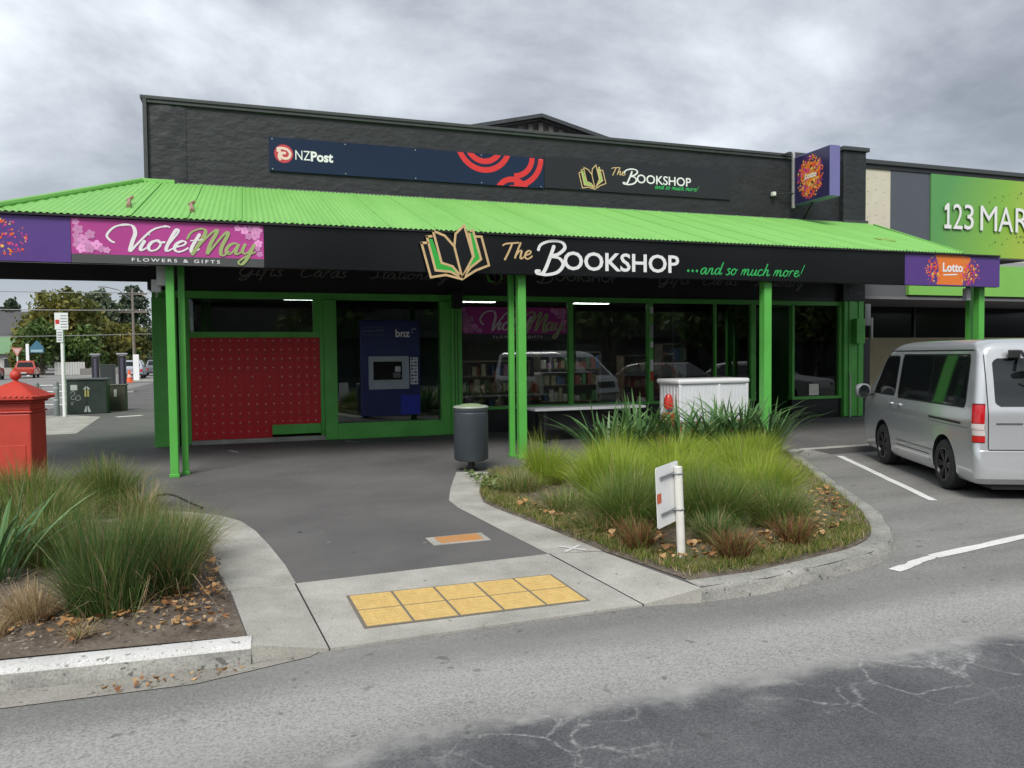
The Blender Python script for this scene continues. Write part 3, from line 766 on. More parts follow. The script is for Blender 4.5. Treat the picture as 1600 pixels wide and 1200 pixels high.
for k in range(5):
    MB().box(8.5 + k * .36, 8.66 + k * .36, 23.92, 23.99, 8.75, 9.12 + .09 * (2 - abs(k - 2))).build('louvre', mat('louvre_grey', (.12, .115, .10), .8), shop)

# shopfront framing
def fr(x0, x1, z0, z1, y0=-.06, y1=.10, name='window_frame', m=None, b=.006, label=None):
    return bx(name, (x0, x1, Yf + y0, Yf + y1, z0, z1), m or M_grn, shop, b, label)
bx('fascia_board', (-1.58, 14.64, Yf - .005, Yf + .14, 2.90, 3.515), M_black, shop)
fr(-1.55, 4.02, 2.76, 2.895, -.03, .12, 'head_rail'); fr(4.20, 14.2, 2.79, 2.895, -.02, .12, 'head_rail')
# left corner pilaster, groove and jamb
fr(-1.655, -1.24, 0, 2.755, -.14, .14, 'corner_pilaster'); fr(-1.24, -1.17, 0, 2.755, .02, .14, 'corner_groove', M_black); fr(-1.17, -1.03, 0, 2.755, -.02, .14, 'window_jamb')
fr(-1.03, 1.34, 2.02, 2.13, -.03, .12, 'transom_rail')
fr(1.22, 1.34, 2.132, 2.755, -.02, .12, 'window_jamb'); fr(1.34, 1.42, .0, 2.755, -.035, .14, 'window_jamb'); fr(1.42, 1.66, 0, 2.755, -.10, .14, 'pilaster')
fr(.415, 1.338, .14, .33, -.06, .10, 'infill_board')
bx('concrete_step', (-1.03, 1.415, Yf - .10, Yf + .2, 0, .085), M_conc, shop, .01)
# cash machine bay
fr(1.66, 3.76, 0, .315, -.12, .14, 'bottom_rail'); fr(3.76, 3.97, 0, 2.755, -.10, .14, 'window_jamb'); fr(3.97, 4.20, 0, 2.895, -.16, .14, 'pilaster')
for x in (4.035, 4.10): fr(x, x + .015, .02, 2.88, -.166, -.159, 'groove_shade', mat('green_shadow_gap', (.02, .10, .015), .6), 0)  # raised strips; groove shade is painted in as darkened green
# display windows
for (a, b_) in ((6.66, 6.76), (8.62, 8.74), (10.37, 10.42), (11.38, 11.52), (12.57, 12.64), (13.99, 14.08)):
    fr(a, b_, .545, 2.79, -.05, .08, 'mullion')
fr(4.20, 11.52, .485, .545, -.06, .12, 'sill'); fr(12.57, 14.08, .475, .545, -.06, .12, 'sill')
bx('stall_riser', (4.20, 11.50, Yf - .02, Yf + .12, 0, .484), M_tile, shop, .004); bx('stall_riser', (12.58, 14.07, Yf - .02, Yf + .12, 0, .474), M_tile, shop, .004)
# right end pilaster, boarded and grooved, with a meter box
for k, (a, b_) in enumerate(((14.08, 14.20), (14.205, 14.34), (14.345, 14.50), (14.505, 14.66))):
    fr(a, b_, 0.02, 2.93, -.12 - .02 * (k % 2), .14, 'pilaster_board')
bx('meter_box', (14.30, 14.56, Yf - .30, Yf - .145, 1.84, 2.46), M_grn, shop, .012)
bx('conduit', (14.22, 14.25, Yf - .17, Yf - .142, .0, 1.1), mat('pale_conduit', (.45, .55, .42), .5), shop, .004)
# recessed entrance
bx('entry_side_frame', (11.40, 11.46, Yf + .12, Yf + 1.5, 0, 2.79), mat('dark_green_frame', (.02, .09, .02), .5), shop); bx('entry_side_frame', (12.62, 12.68, Yf + .12, Yf + 1.5, 0, 2.79), mat('dark_green_frame', (.02, .09, .02), .5), shop)
bx('entry_soffit', (11.4, 12.68, Yf + .12, Yf + 1.5, 2.80, 2.86), M_soffit, shop)
bx('door', (11.47, 12.61, Yf + 1.42, Yf + 1.47, .02, 2.78), M_glass_dk, shop, 0)
# glazing
def pane(x0, x1, z0, z1, y=.03, m=None, name='pane'):
    return MB().box(x0, x1, Yf + y, Yf + y + .008, z0, z1).build(name, m or M_glass, shop)
pane(-1.03, 1.22, 2.13, 2.76); pane(1.66, 3.76, .315, 2.76, .03, M_glass_dk)
pane(4.20, 6.66, .545, 2.79); pane(6.76, 8.62, .545, 2.79); pane(8.74, 10.37, .545, 2.79); pane(10.42, 11.38, .545, 2.79); pane(12.64, 13.99, .545, 2.79)
# interior
it = MB(); it.box(-1.5, 14.5, Yf + .2, 24.5, -.12, -.005); it.build('shop_floor', mat('carpet', (.06, .055, .05), .9, .2, 3), shop)
it = MB(); it.box(-1.5, 14.5, 24.4, 24.5, 0, 3.3); it.build('back_wall', M_int, shop)
it = MB(); it.box(-1.5, 14.5, Yf + .16, 24.5, 3.3, 3.36); it.build('ceiling', mat('ceiling_white', (.35, .35, .34), .9), shop)
it = MB(); it.box(-1.0, 4.0, Yf + .9, Yf + .95, 0, 2.0); it.build('partition', mat('partition_dark', (.03, .04, .04), .8), shop)
it = MB(); it.box(1.45, 4.0, Yf + .30, Yf + .34, 0, 2.9); it.build('bay_backing', mat('green_black_panel', (.06, .085, .08), .5, .2, 2), shop)
for (x, y) in ((4.7, 16.6), (6.9, 16.5), (9.3, 16.8), (-.2, 19), (1.3, 19), (.4, 17.2), (.9, 21), (5.0, 17.2), (6.6, 17.4), (8.3, 17.2), (9.2, 21), (5.6, 21), (11, 19), (13, 18.5)):
    f = MB().box(x, x + 1.15, y, y + .22, 3.17, 3.26).build('light_fitting', mat('fitting_white', (.6, .6, .6), .6), shop)
    MB().box(x + .02, x + 1.13, y + .02, y + .2, 3.155, 3.169).build('diffuser', M_lamp, f)
# shelves of stock behind the windows
stock_cols = [mat('stock_a', (.35, .10, .08), .6), mat('stock_b', (.10, .16, .33), .6), mat('stock_c', (.45, .40, .28), .6), mat('stock_d', (.12, .28, .12), .6), mat('stock_e', (.40, .22, .35), .6), mat('stock_f', (.55, .52, .48), .6)]
M_shelf = mat('shelf_wood', (.20, .16, .11), .6)
def shelf_unit(x, y, w, h, label, seed):
    t = thing('display_shelf', label, 'shelf', (x, y, 0))
    rr = random.Random(seed); n = 4
    for k in range(n + 1):
        MB().box(x, x + w, y, y + .4, .02 + k * (h - .04) / n, .05 + k * (h - .04) / n).build('shelf_board', M_shelf, t)
    MB().box(x, x + .03, y, y + .4, .05, h).build('side_panel', M_shelf, t); MB().box(x + w - .03, x + w, y, y + .4, .05, h).build('side_panel', M_shelf, t)
    s = MB()
    for k in range(n):
        z = .052 + k * (h - .04) / n; xx = x + .05
        while xx < x + w - .12:
            ww = rr.uniform(.03, .16); hh = rr.uniform(.12, (h / n) * .8)
            if rr.random() < .85: s.box(xx, xx + ww, y + rr.uniform(.0, .1), y + .35, z, z + hh, rr.randrange(6))
            xx += ww + rr.uniform(.002, .03)
    s.build('stock', stock_cols, t, kind='stuff')
shelf_unit(4.5, 17.6, 2.0, 1.5, 'low display shelf of stock behind the pink window banner', 1)
shelf_unit(6.9, 18.0, 1.7, 1.7, 'shelf of stock behind the second display window from the left', 2)
shelf_unit(8.9, 17.3, 1.4, 1.6, 'shelf of stock behind the window just right of the sticker covered mullion', 3)
shelf_unit(10.5, 18.2, .9, 1.9, 'narrow tall shelf behind the narrow window next to the entrance', 4)
shelf_unit(12.8, 18.0, 1.2, 1.5, 'shelf of stock behind the rightmost shop window', 5)
# stickers on a mullion, notice, window banner, wall speaker
st = thing('door_stickers', 'column of small white and red stickers on a green window mullion', 'stickers', (8.68, Yf - .055, 1.6))
for (z0, z1, m) in ((2.55, 2.70, M_wprint), (2.35, 2.50, M_gprint2), (2.0, 2.3, mat('grey_print', (.4, .42, .4), .5)), (1.78, 1.92, M_wprint), (1.25, 1.5, M_wprint), (1.02, 1.22, M_redp)):
    MB().box(8.66, 8.735, Yf - .056, Yf - .0515, z0, z1).build('sticker', m, st)
nt_ = MB(); nt_.box(13.13, 13.42, Yf + .015, Yf + .022, .57, .85); tag(nt_.build('window_notice', mat('paper', (.78, .75, .66), .7, .2, 30)), 'small white paper notice low in the rightmost shop window', 'notice')
sp_ = thing('wall_speaker', 'black box speaker hung high on the green pilaster right of the cash machine', 'speaker', (4.07, Yf - .3, 2.6))
MB().box(3.97, 4.18, Yf - .36, Yf - .18, 2.60, 2.98).build('speaker_body', M_black, sp_, bevel=.02)
MB().box(4.05, 4.10, Yf - .19, Yf - .15, 2.7, 2.9).build('bracket', M_black, sp_)

# private post boxes: a wall of little red doors with locks
pb = thing('post_box_bank', 'wall of small red private post box doors under the high window', 'post boxes', (.15, Yf, .1))
MB().box(-1.028, 1.338, Yf - .01, Yf + .3, .34, 2.018).build('carcass', M_red_door, pb)
MB().box(-1.028, .413, Yf - .0105, Yf + .3, .086, .339).build('carcass', M_red_door, pb)
def door_mesh(w, h, name):
    mb = MB(); g = .006
    mb.grid([[(g, .0, g), (w - g, .0, g), (w - g, .0, h - g), (g, .0, h - g)], [(g, -.012, g), (w - g, -.012, g), (w - g, -.012, h - g), (g, -.012, h - g)]], 0, True)
    mb.face([(g, -.012, g), (w - g, -.012, g), (w - g, -.012, h - g), (g, -.012, h - g)], 0)
    cx, cz, r = w * .5, h * .72, .0125
    mb.lathe([(r, -.012), (r * .9, -.020), (.004, -.021)], 8, (cx, 0, cz), 1, 'y', False)
    mb.face([(cx - .022, -.0135, h * .28), (cx + .022, -.0135, h * .28), (cx + .022, -.0135, h * .40), (cx - .022, -.0135, h * .40)], 2)
    return mb.mesh(name, [M_red_door, M_lock, mat('number_plate_dull', (.28, .05, .05), .5)], fix=False)
dw = 2.366 / 15.2; dh = (2.018 - .10) / 11.0
dm = door_mesh(dw, dh, 'box_door'); dm2 = door_mesh(dw * 2, dh, 'box_door_wide')
for r in range(11):
    z = 2.012 - (r + 1) * dh
    x = -1.02
    big = r in (4, 5)
    if big:
        for k in range(5): link('box_door', dm2, pb, (x + k * 2 * dw - .15, -.0105, z - .1))
        rest = range(10, 15)
    else: rest = range(15)
    for k in rest:
        if r == 10 and k >= 9: continue
        link('box_door', dm, pb, (x + k * dw - .15, -.0105, z - .1))

# cash machine
cm = thing('cash_machine', 'dark blue cash machine with grey bezel standing in the green framed bay', 'cash machine', (2.72, Yf, .43))
P0 = Plane((0, Yf - .07, 0))
MB().box(2.12, 3.33, Yf - .07, Yf + .02, .43, 2.36).build('surround_panel', mat('atm_navy', (.006, .016, .11), .3, .2, 1.5), cm, bevel=.01)
b_ = MB()
b_.box(2.28, 3.09, Yf - .115, Yf - .072, .97, 1.16); b_.box(2.28, 3.09, Yf - .115, Yf - .072, 1.53, 1.64); b_.box(2.28, 2.37, Yf - .115, Yf - .072, 1.16, 1.53); b_.box(2.95, 3.09, Yf - .115, Yf - .072, 1.16, 1.53)
b_.build('bezel', mat('atm_grey', (.32, .38, .44), .4), cm, bevel=.008)
MB().box(2.371, 2.949, Yf - .08, Yf - .0715, 1.161, 1.529).build('screen', mat('atm_screen', (.006, .006, .007), .15), cm)
MB().box(2.40, 2.95, Yf - .135, Yf - .1165, 1.10, 1.15).build('shelf', M_steel, cm)
MB().box(2.40, 2.95, Yf - .13, Yf - .1165, 1.545, 1.585).build('hood_strip', M_steel, cm)
kp = MB(); kp.box(2.81, 2.92, Yf - .092, Yf - .0815, 1.32, 1.43); kp.build('card_slot', mat('slot_light', (.5, .5, .5), .5), cm)
kp2 = MB(); kp2.box(2.77, 2.92, Yf - .09, Yf - .0812, 1.20, 1.30); kp2.build('keypad', mat('keypad_grey', (.12, .13, .13), .5), cm)
stp = MB().box(3.125, 3.28, Yf - .076, Yf - .0705, 1.06, 1.61).build('card_logo_panel', mat('white_panel', (.62, .64, .66), .5), cm)
lg = MB(); PL = Plane((0, Yf - .0765, 0))
for k in range(8):
    for j in range(2):
        x = 3.14 + j * .068; z = 1.555 - k * .066
        poly2d(lg, PL, [(x, z), (x + .05, z), (x + .05, z + .035), (x, z + .035)], .0015, (k + j) % 3)
lg.build('card_logos', [mat('logo_dark', (.06, .08, .2), .5), mat('logo_grey', (.3, .3, .32), .5), mat('logo_blue', (.03, .04, .12), .5)], cm, fix=False)
MB().box(2.92, 3.32, Yf - .078, Yf - .0715, .45, .84).build('lower_panel', mat('atm_blue', (.010, .025, .36), .35), cm)
tx = MB(); put_text(tx, P0, 'bnz', 2.83, 3.13, 2.03, None, .003, 0, bold=.03)
for (x, z) in ((3.17, 2.17), (3.205, 2.2), (3.24, 2.185), (3.18, 2.12)): disc(tx, P0, x, z, .016, .003, 1, 10)
tx.build('lettering', [M_wprint, mat('logo_pale', (.35, .4, .45), .5)], cm, fix=False)
tx = MB(); put_text(tx, P0, 'Smart ATM', 2.17, 2.6, 2.12, None, .003, 0)
for z in (2.07, 2.22): poly2d(tx, P0, [(2.17, z), (2.6, z), (2.6, z + .006), (2.17, z + .006)], .003, 0)
tx.build('lettering', M_dimprint, cm, fix=False)
# ------------------------------------------------------------------ the verandah in front of the shop
ver = thing('verandah', 'bright green corrugated verandah roof on green posts along the black shop front', 'verandah', (4.0, 11.4, 0))
RY, RZ, FY, FZ = 15.46, 4.84, 11.13, 3.475
HXf, HXr = -3.05, -1.72      # left hip: front and ridge ends
VXf, VXr = 12.95, 14.74     # right verge
rows = [[], []]
ncor = int((VXr - HXf) / .019)
for k in range(ncor + 1):
    x = HXf + (VXr - HXf) * k / ncor
    wv = .010 * math.cos(2 * math.pi * x / .076)
    t1 = 1.0 if x >= HXr else (x - HXf) / (HXr - HXf)
    t0 = 0.0 if x <= VXf else (x - VXf) / (VXr - VXf)
    for r, t in ((0, t0), (1, t1)):
        rows[r].append((x, FY + (RY - FY) * t, FZ + (RZ - FZ) * t + wv + .012))
MB().grid(rows).build('roof_sheet', M_roof, ver, smooth=True, sharp=180, fix=False)
hs = MB(); n_ = 60
hr = [[], []]
for k in range(n_ * 4 + 1):
    y = FY + (RY - FY) * k / (n_ * 4); t = k / (n_ * 4); wv = .010 * math.cos(2 * math.pi * y / .076)
    hr[0].append((-5.25, y, FZ - .10 + wv + .012)); hr[1].append((HXf + (HXr - HXf) * t, y, FZ + (RZ - FZ) * t + wv + .012))
MB().grid(hr).build('hip_sheet', M_roof, ver, smooth=True, sharp=180, fix=False)
MB().face([(-5.25, RY + .005, FZ - .1), (HXr, RY + .005, RZ), (HXr, RY + .005, FZ - .1)]).build('end_board', M_grn, ver)
MB().box(-5.25, HXf + .05, 11.27, 11.30, 3.36, 3.475).build('front_closer', M_soffit, ver)
slope = lambda x, t, dz: (x, FY + (RY - FY) * t, FZ + (RZ - FZ) * t + dz)
lp_ = MB()
for k in range(1, 25):
    x = HXr + .3 + .684 * (k - 1)
    if x > 12.8: break
    lp_.grid([[slope(x + dx_, t, dz_) for dx_, dz_ in ((-.012, .020), (-.008, .027), (.010, .027), (.014, .012))] for t in (.0, 1.0)])
lp_.build('sheet_laps', M_roof, ver, fix=False, kind='stuff')
sw = MB(); rs_ = random.Random(6)
for t in (.03, .34, .66, .97):
    for k in range(110):
        x = HXf + .076 * 2.28 * k
        if x > 13.2 or (x < HXr and t > (x - HXf) / (HXr - HXf) - .02): continue
        c_ = slope(x, t + rs_.uniform(-.003, .003), .028)
        sw.face([(c_[0] - .011, c_[1] - .011, c_[2] - .003), (c_[0] + .011, c_[1] - .011, c_[2] - .003), (c_[0] + .011, c_[1] + .011, c_[2] + .004), (c_[0] - .011, c_[1] + .011, c_[2] + .004)])
sw.build('roof_screws', mat('screw_dull_green', (.10, .22, .07), .5), ver, fix=False, kind='stuff')
MB().tube([(HXf, FY, FZ + .035), (HXr, RY, RZ + .035)], .045, 8).build('hip_cap', M_roof, ver, smooth=True)
MB().box(HXr - .02, -1.2, RY - .12, RY + .04, RZ - .06, RZ + .045).build('ridge_corner_cap', M_roof, ver, bevel=.01)
MB().box(-1.2, 13.95, RY - .03, RY + .05, RZ - .03, RZ + .022).build('ridge_flashing', mat('flashing_grey', (.09, .095, .1), .5), ver)
MB().tube([(VXf, FY, FZ + .02), (VXr - .05, RY - .3, RZ - .07)], .022, 6).build('verge_trim', M_roof, ver)
for (x, t) in ((-1.55, .28), (-.72, .24)):
    y = FY + (RY - FY) * t; z = FZ + (RZ - FZ) * t
    b_ = MB(); b_.tube([(x + .02, y - .45, z - .10), (x - .02, y, z + .07)], [.032, .022], 6); b_.tube([(x - .05, y + .02, z + .06), (x + .03, y - .02, z + .11)], .022, 6)
    b_.build('roof_stay', mat('rusty_bracket', (.36, .22, .17), .8, .4, 18), ver)
MB().face([(12.4 + .2 * math.cos(a), 12.5 + .22 * math.sin(a), FZ + (RZ - FZ) * (12.5 + .22 * math.sin(a) - FY) / (RY - FY) + .026) for a in [k * .449 for k in range(14)]]).build('rust_stain', mat('rust_tint', (.24, .40, .06), .6), ver)
MB().box(-5.25, 13.93, 11.20, 11.26, 2.865, 3.47).build('fascia', mat('black_fascia', (.007, .008, .009), .22, .2, 1, spec=.3), ver)
MB().box(-5.25, 13.9, 11.125, 11.19, 3.452, 3.478).build('gutter_edge', mat('gutter_black', (.012, .014, .013), .4), ver)
MB().box(-5.25, 14.7, 11.262, 15.38, 3.40, 3.43).build('soffit', M_soffit, ver)
MB().box(-5.25, -1.2, 15.38, 15.44, 3.03, 3.47).build('back_board', M_soffit, ver)
MB().box(-1.70, 14.5, 15.40, 15.55, 3.40, 3.46).build('wall_plate', M_soffit, ver)
MB().box(-5.25, 13.9, 11.262, 11.36, 2.875, 3.10).build('front_beam', M_soffit, ver)
for x in (-3.4, -1.0, 1.4, 3.8, 6.2, 8.6, 11.0, 13.4):
    MB().box(x, x + .07, 11.37, 15.37, 3.32, 3.399).build('soffit_batten', M_soffit, ver)
def vpost(x, y, w, ztop=3.32, foot=True):
    p = MB().box(x - w / 2, x + w / 2, y - w / 2, y + w / 2, 0.0, ztop).build('post', M_grn2, ver, bevel=.008)
    if foot: MB().box(x - w / 2 - .012, x + w / 2 + .012, y - w / 2 - .012, y + w / 2 + .012, .002, .05).build('post_base', M_grn2, p, bevel=.005)
    return p
vpost(-.986, 11.44, .105); vpost(-.862, 11.66, .085)
vpost(4.068, 11.40, .13); vpost(3.985, 11.64, .085)
vpost(8.62, 11.36, .15)
vpost(13.70, 11.42, .14); vpost(13.755, 11.68, .10)
bx('gutter_outlet', (-1.16, -1.04, 11.52, 11.62, 2.63, 2.90), mat('white_pvc', (.55, .56, .56), .4), ver); bx('gutter_outlet', (-1.24, -1.12, 11.63, 11.75, 2.55, 2.72), mat('white_pvc', (.55, .56, .56), .4), ver)
bx('gutter_outlet', (13.36, 13.47, 11.40, 11.5, 2.62, 2.86), mat('white_pvc', (.55, .56, .56), .4), ver)

# ------------------------------------------------------------------ signs
FYs = 11.17
PF = Plane((0, FYs, 0))
def splatter(mb, pl, cx, cz, rx, rz, n, d, seed, size=.03, clip=None, inner=.25):
    rr = random.Random(seed)
    for k in range(n):
        a = rr.uniform(0, 2 * math.pi); q = inner + (1 - inner) * rr.random() ** .9
        x = cx + rx * q * math.cos(a); z = cz + rz * q * math.sin(a)
        s = size * rr.uniform(.4, 1.3) * (1.25 - .6 * q)
        if clip and not (clip[0] + s < x < clip[1] - s and clip[2] + s < z < clip[3] - s): continue
        ph = rr.uniform(0, 6)
        m_ = rr.choice([2, 2, 3, 3, 4, 4, 5, 6]) if q > .4 else rr.choice([2, 3, 4, 5])
        nn = rr.choice([3, 4, 4, 5])
        poly2d(mb, pl, [(x + s * math.cos(ph + 2 * math.pi * j / nn) * rr.uniform(.6, 1.2), z + s * math.sin(ph + 2 * math.pi * j / nn) * rr.uniform(.6, 1.2)) for j in range(nn)], d + .0002 * (k % 9), m_)
LOT = [M_purp, M_wprint, M_orange, M_orange2, M_pinkhot, M_yel, mat('plum_print', (.25, .03, .25), .4)]
# pink flower shop sign on the fascia
vm = thing('fascia_sign', 'magenta VioletMay flowers and gifts sign with pink blossom on the fascia', 'sign', (-.94, FYs, 2.9))
MB().box(-2.11, .235, FYs, FYs + .028, 2.985, 3.445).build('panel', M_mag, vm); MB().box(-2.11, .235, FYs + .001, FYs + .028, 2.872, 2.984).build('lower_strip', M_grey_p, vm)
def violet_print(par, pl, x0, x1, z0, z1, wm, gm, pm, tm, dark=False):
    """blossom and lettering scaled to a banner rectangle"""
    w, h = x1 - x0, z1 - z0
    X = lambda u: x0 + u * w
    Z = lambda v: z0 + v * h
    fb = MB(); rr = random.Random(3); random.seed(5)
    for (u, v, r) in ((.02, .92, .10), (.03, .68, .15), (.015, .28, .17), (.055, .40, .16), (.045, .12, .14), (.09, .55, .14), (.12, .24, .16), (.085, .12, .14), (.145, .14, .11), (.172, .11, .10), (.02, .50, .10), (.07, .27, .14),
                      (.86, .93, .10), (.90, .84, .14), (.93, .93, .10), (.955, .70, .16), (.985, .88, .15), (.92, .66, .11), (.985, .45, .13), (.97, .30, .09), (.985, .14, .10), (.965, .86, .14)):
        cx = min(max(X(u), x0 + r * h * 1.02), x1 - r * h * 1.02); cz = min(max(Z(v), z0 + r * h * 1.02), z1 - r * h * 1.02)
        r *= 1.0; flower(fb, pl, cx, cz, r * h, .0012 + .00035 * len(fb.f) % .0068, rr.randrange(3)); disc(fb, pl, cx, cz, r * h * .16, .0016 + .00035 * (len(fb.f) - 1) % .0068, 3, 8)
    pc = tuple(pm.node_tree.nodes['Principled BSDF'].inputs['Base Color'].default_value)[:3]
    fb.build('blossom', [pm, mat(pm.name + '_light', tuple(min(1, c_ * 1.22) for c_ in pc), .5), mat(pm.name + '_deep', tuple(c_ * .8 for c_ in pc), .5), mat(pm.name + '_heart', tuple(c_ * .62 for c_ in pc), .5)], par, fix=False)
    t = MB()
    put_script(t, pl, 'V', X(.165), X(.40), Z(.10), h * .38, h * .12, .006, 0, .10, .32)
    put_script(t, pl, 'iolet', X(.325), X(.64), Z(.13), h * .32, h * .105, .0065, 0, .22, .35)
    t.build('lettering', wm, par, fix=False)
    t = MB()
    put_script(t, pl, 'M', X(.565), X(.80), Z(.06), h * .37, h * .12, .0075, 0, .10, .32)
    put_script(t, pl, 'ay', X(.785), X(.955), Z(.10), h * .34, h * .105, .0068, 0, .22, .35)
    t.build('lettering', gm, par, fix=False)
    t = MB()
    put_text(t, pl, 'FLOWERS & GIFTS', X(.295), X(.76), z0 - h * .185, z0 - h * .085, .003, 0, 0, .012, 1.45)
    t.build('lettering', tm, par, fix=False)
violet_print(vm, PF, -2.10, .225, 2.99, 3.44, M_wprint, mat('sage_print', (.34, .44, .16), .5), M_pink, M_wprint)
# purple lottery sign at the left end of the fascia
lp = thing('fascia_sign', 'purple lottery sign with orange confetti at the far left end of the fascia', 'sign', (-3.6, FYs, 2.9))
MB().box(-4.95, -2.115, FYs + .002, FYs + .028, 2.872, 3.447).build('panel', M_purp, lp)
t = MB(); pl_ = Plane((0, FYs + .002, 0))
poly2d(t, pl_, [(-3.95, 2.9), (-3.25, 2.88), (-3.1, 3.15), (-3.15, 3.42), (-3.9, 3.44), (-4.05, 3.1)], .001, 2)
splatter(t, pl_, -3.5, 3.16, .95, .34, 520, .002, 4, .028, (-4.9, -2.12, 2.875, 3.445), .35)
put_text(t, pl_, 'Lotto', -3.85, -3.32, 3.1, None, .006, 1, .15, .03)
t.build('print', LOT, lp, fix=False)
# lottery sign at the right end
lr = thing('fascia_sign', 'purple Lotto sign with orange centre at the right end of the fascia', 'sign', (12.7, FYs, 2.9))
MB().box(11.56, 13.935, FYs, FYs + .028, 2.868, 3.472).build('panel', M_purp, lr)
t = MB()
poly2d(t, PF, [(12.33, 2.89), (12.98, 2.885), (13.0, 3.1), (13.18, 3.38), (13.16, 3.43), (12.9, 3.45), (12.29, 3.46), (12.38, 3.2)], .001, 2)
splatter(t, PF, 12.25, 3.15, .20, .30, 110, .002, 8, .026, (11.6, 12.7, 2.872, 3.468), .1)
splatter(t, PF, 13.12, 3.12, .30, .30, 230, .002, 9, .026, (12.9, 13.7, 2.872, 3.468), .1)
put_text(t, PF, 'Lotto', 12.47, 12.98, 3.14, None, .006, 1, .0, .035)
poly2d(t, PF, [(12.49, 3.06), (12.84, 3.075), (12.84, 3.098), (12.49, 3.083)], .004, 1)
t.build('print', LOT, lr, fix=False)
# the big bookshop lettering on the fascia, with its book emblem standing proud of the top edge
bs = thing('fascia_sign', 'long black fascia sign reading The BOOKSHOP with a gold and green open book', 'sign', (5.9, FYs, 2.87))
MB().box(.24, 11.555, FYs, FYs + .028, 2.870, 3.450).build('panel', M_blkgl, bs)
eb = MB(); S_ = [(.0, .64), (.13, .02), (.35, .07), (.59, .0), (.80, .17), (1.0, .27), (.89, .80), (.80, .82), (.74, .93), (.69, .88), (.63, 1.0), (.50, .83), (.48, .62), (.36, .78), (.17, .87), (.16, .76), (.08, .76), (.09, .65)]
pts = [(2.43 + a * 1.03, 2.77 + b * .80) for a, b in S_]
eb.grid([[(a, FYs - .062, b) for a, b in pts], [(a, FYs - .04, b) for a, b in pts]], 0, True)
open_book(eb, Plane((0, FYs - .062, 0)), 2.43, 3.46, 2.77, 3.57, .0005, .034, 2, 0, 1)
eb.build('book_emblem', [M_blkgl, mat('vivid_green_print', (.03, .40, .045), .45), M_gold], bs, fix=False)
t = MB()
put_script(t, PF, 'The', 3.68, 4.17, 3.11, .125, .034, .003, 0, .15, .6)
t.build('lettering', M_gold, bs, fix=False)
t = MB()
put_script(t, PF, 'B', 4.24, 4.76, 2.90, .25, .062, .003, 0, .05, .6)
put_text(t, PF, 'OOKSHOP', 4.70, 6.77, 2.955, 3.25, .004, 0, 0, .018, .98)
t.build('lettering', M_wprint, bs, fix=False)
t = MB()
put_text(t, PF, '...', 6.92, 7.13, 2.985, None, .003, 0)
put_script(t, PF, 'and so much more!', 7.17, 9.24, 2.955, .105, .026, .003, 0, .22, .6)
t.build('lettering', mat('emerald_print', (.03, .42, .10), .5), bs, fix=False)
# the shop board under the verandah: grey script words half hidden by the fascia
ub = thing('under_verandah_sign', 'black board above the shop windows with grey words half hidden by the fascia', 'sign', (6.5, Yf - .01, 3.0))
MB().box(-1.0, 14.0, Yf - .022, Yf - .007, 2.98, 3.50).build('panel', mat('matt_black', (.008, .008, .009), .5), ub)
PU = Plane((0, Yf - .022, 0))
t = MB()
for (wd, a, b_, z) in (('Gifts', -.15, .66, 3.20), ('Cards', .98, 1.88, 3.20), ('Stationery', 2.32, 3.95, 3.20), ('Gifts', 8.88, 9.70, 3.235), ('Cards', 10.05, 11.0, 3.235), ('Stationery', 11.44, 12.88, 3.235)):
    t = MB(); put_script(t, PU, wd, a, b_, z, .115, .028, .003, 0, .2, .6); t.build('word', M_dimprint, ub, fix=False)
t = MB()
put_script(t, PU, 'B', 5.92, 6.35, 3.20, .15, .04, .003, 0, .05, .6)
put_text(t, PU, 'OOKSHOP', 6.35, 7.85, 3.23, 3.44, .003, 0, 0, .01, .98)
t.build('lettering', M_dimprint, ub, fix=False)
t = MB(); open_book(t, PU, 4.72, 5.22, 3.12, 3.48, .002, .014, 2, 0, 1)
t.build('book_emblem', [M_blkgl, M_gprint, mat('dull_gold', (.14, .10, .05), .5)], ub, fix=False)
# post sign and bookshop sign on the parapet
ps = thing('parapet_sign', 'navy post office sign with red round emblem and red curved bands on the parapet', 'sign', (3.3, Yf - .04, 5.2))
MB().box(.46, 6.105, Yf - .04, Yf - .003, 5.215, 5.855).build('panel', M_navy, ps)
PP = Plane((0, Yf - .04, 0))
t = MB()
disc(t, PP, .73, 5.55, .175, .003, 0)
t2 = [(.60, 5.64), (.70, 5.655), (.80, 5.63), (.85, 5.56), (.82, 5.48), (.74, 5.46), (.68, 5.50), (.70, 5.56), (.77, 5.56)]
stroke(t, PP, t2, .05, .006, 1, 1.0)
stroke(t, PP, [(.60, 5.59), (.66, 5.60), (.64, 5.50), (.67, 5.42)], .045, .0065, 1, 1.0)
t.build('emblem', [mat('post_red', (.55, .045, .06), .4), mat('post_pale', (.80, .60, .52), .5)], ps, fix=False)
t = MB(); put_text(t, PP, 'NZ', .945, 1.225, 5.455, 5.635, .004, 0); put_text(t, PP, 'Post', 1.235, 1.66, 5.44, 5.635, .004, 0, 0, .035)
t.build('lettering', M_wprint, ps, fix=False)
t = MB()
def arc(cx, cz, r, w, a0, a1, d):
    n = 26; A = []; B = []
    for k in range(n + 1):
        a = a0 + (a1 - a0) * k / n
        ca, sa = math.cos(a), math.sin(a)
        zz = [min(max(cz + q * sa, 5.222), 5.848) for q in (r, r - w)]
        A.append(PP.p(min(cx + r * ca, 6.098), zz[0], d)); B.append(PP.p(min(cx + (r - w) * ca, 6.098), zz[1], d))
    t.grid([A, B], 0)
PI = math.pi
arc(4.76, 6.08, .62, .115, PI + .36, 2 * PI - .36, .002); arc(4.76, 6.08, .44, .115, PI + .56, 2 * PI - .56, .0023)
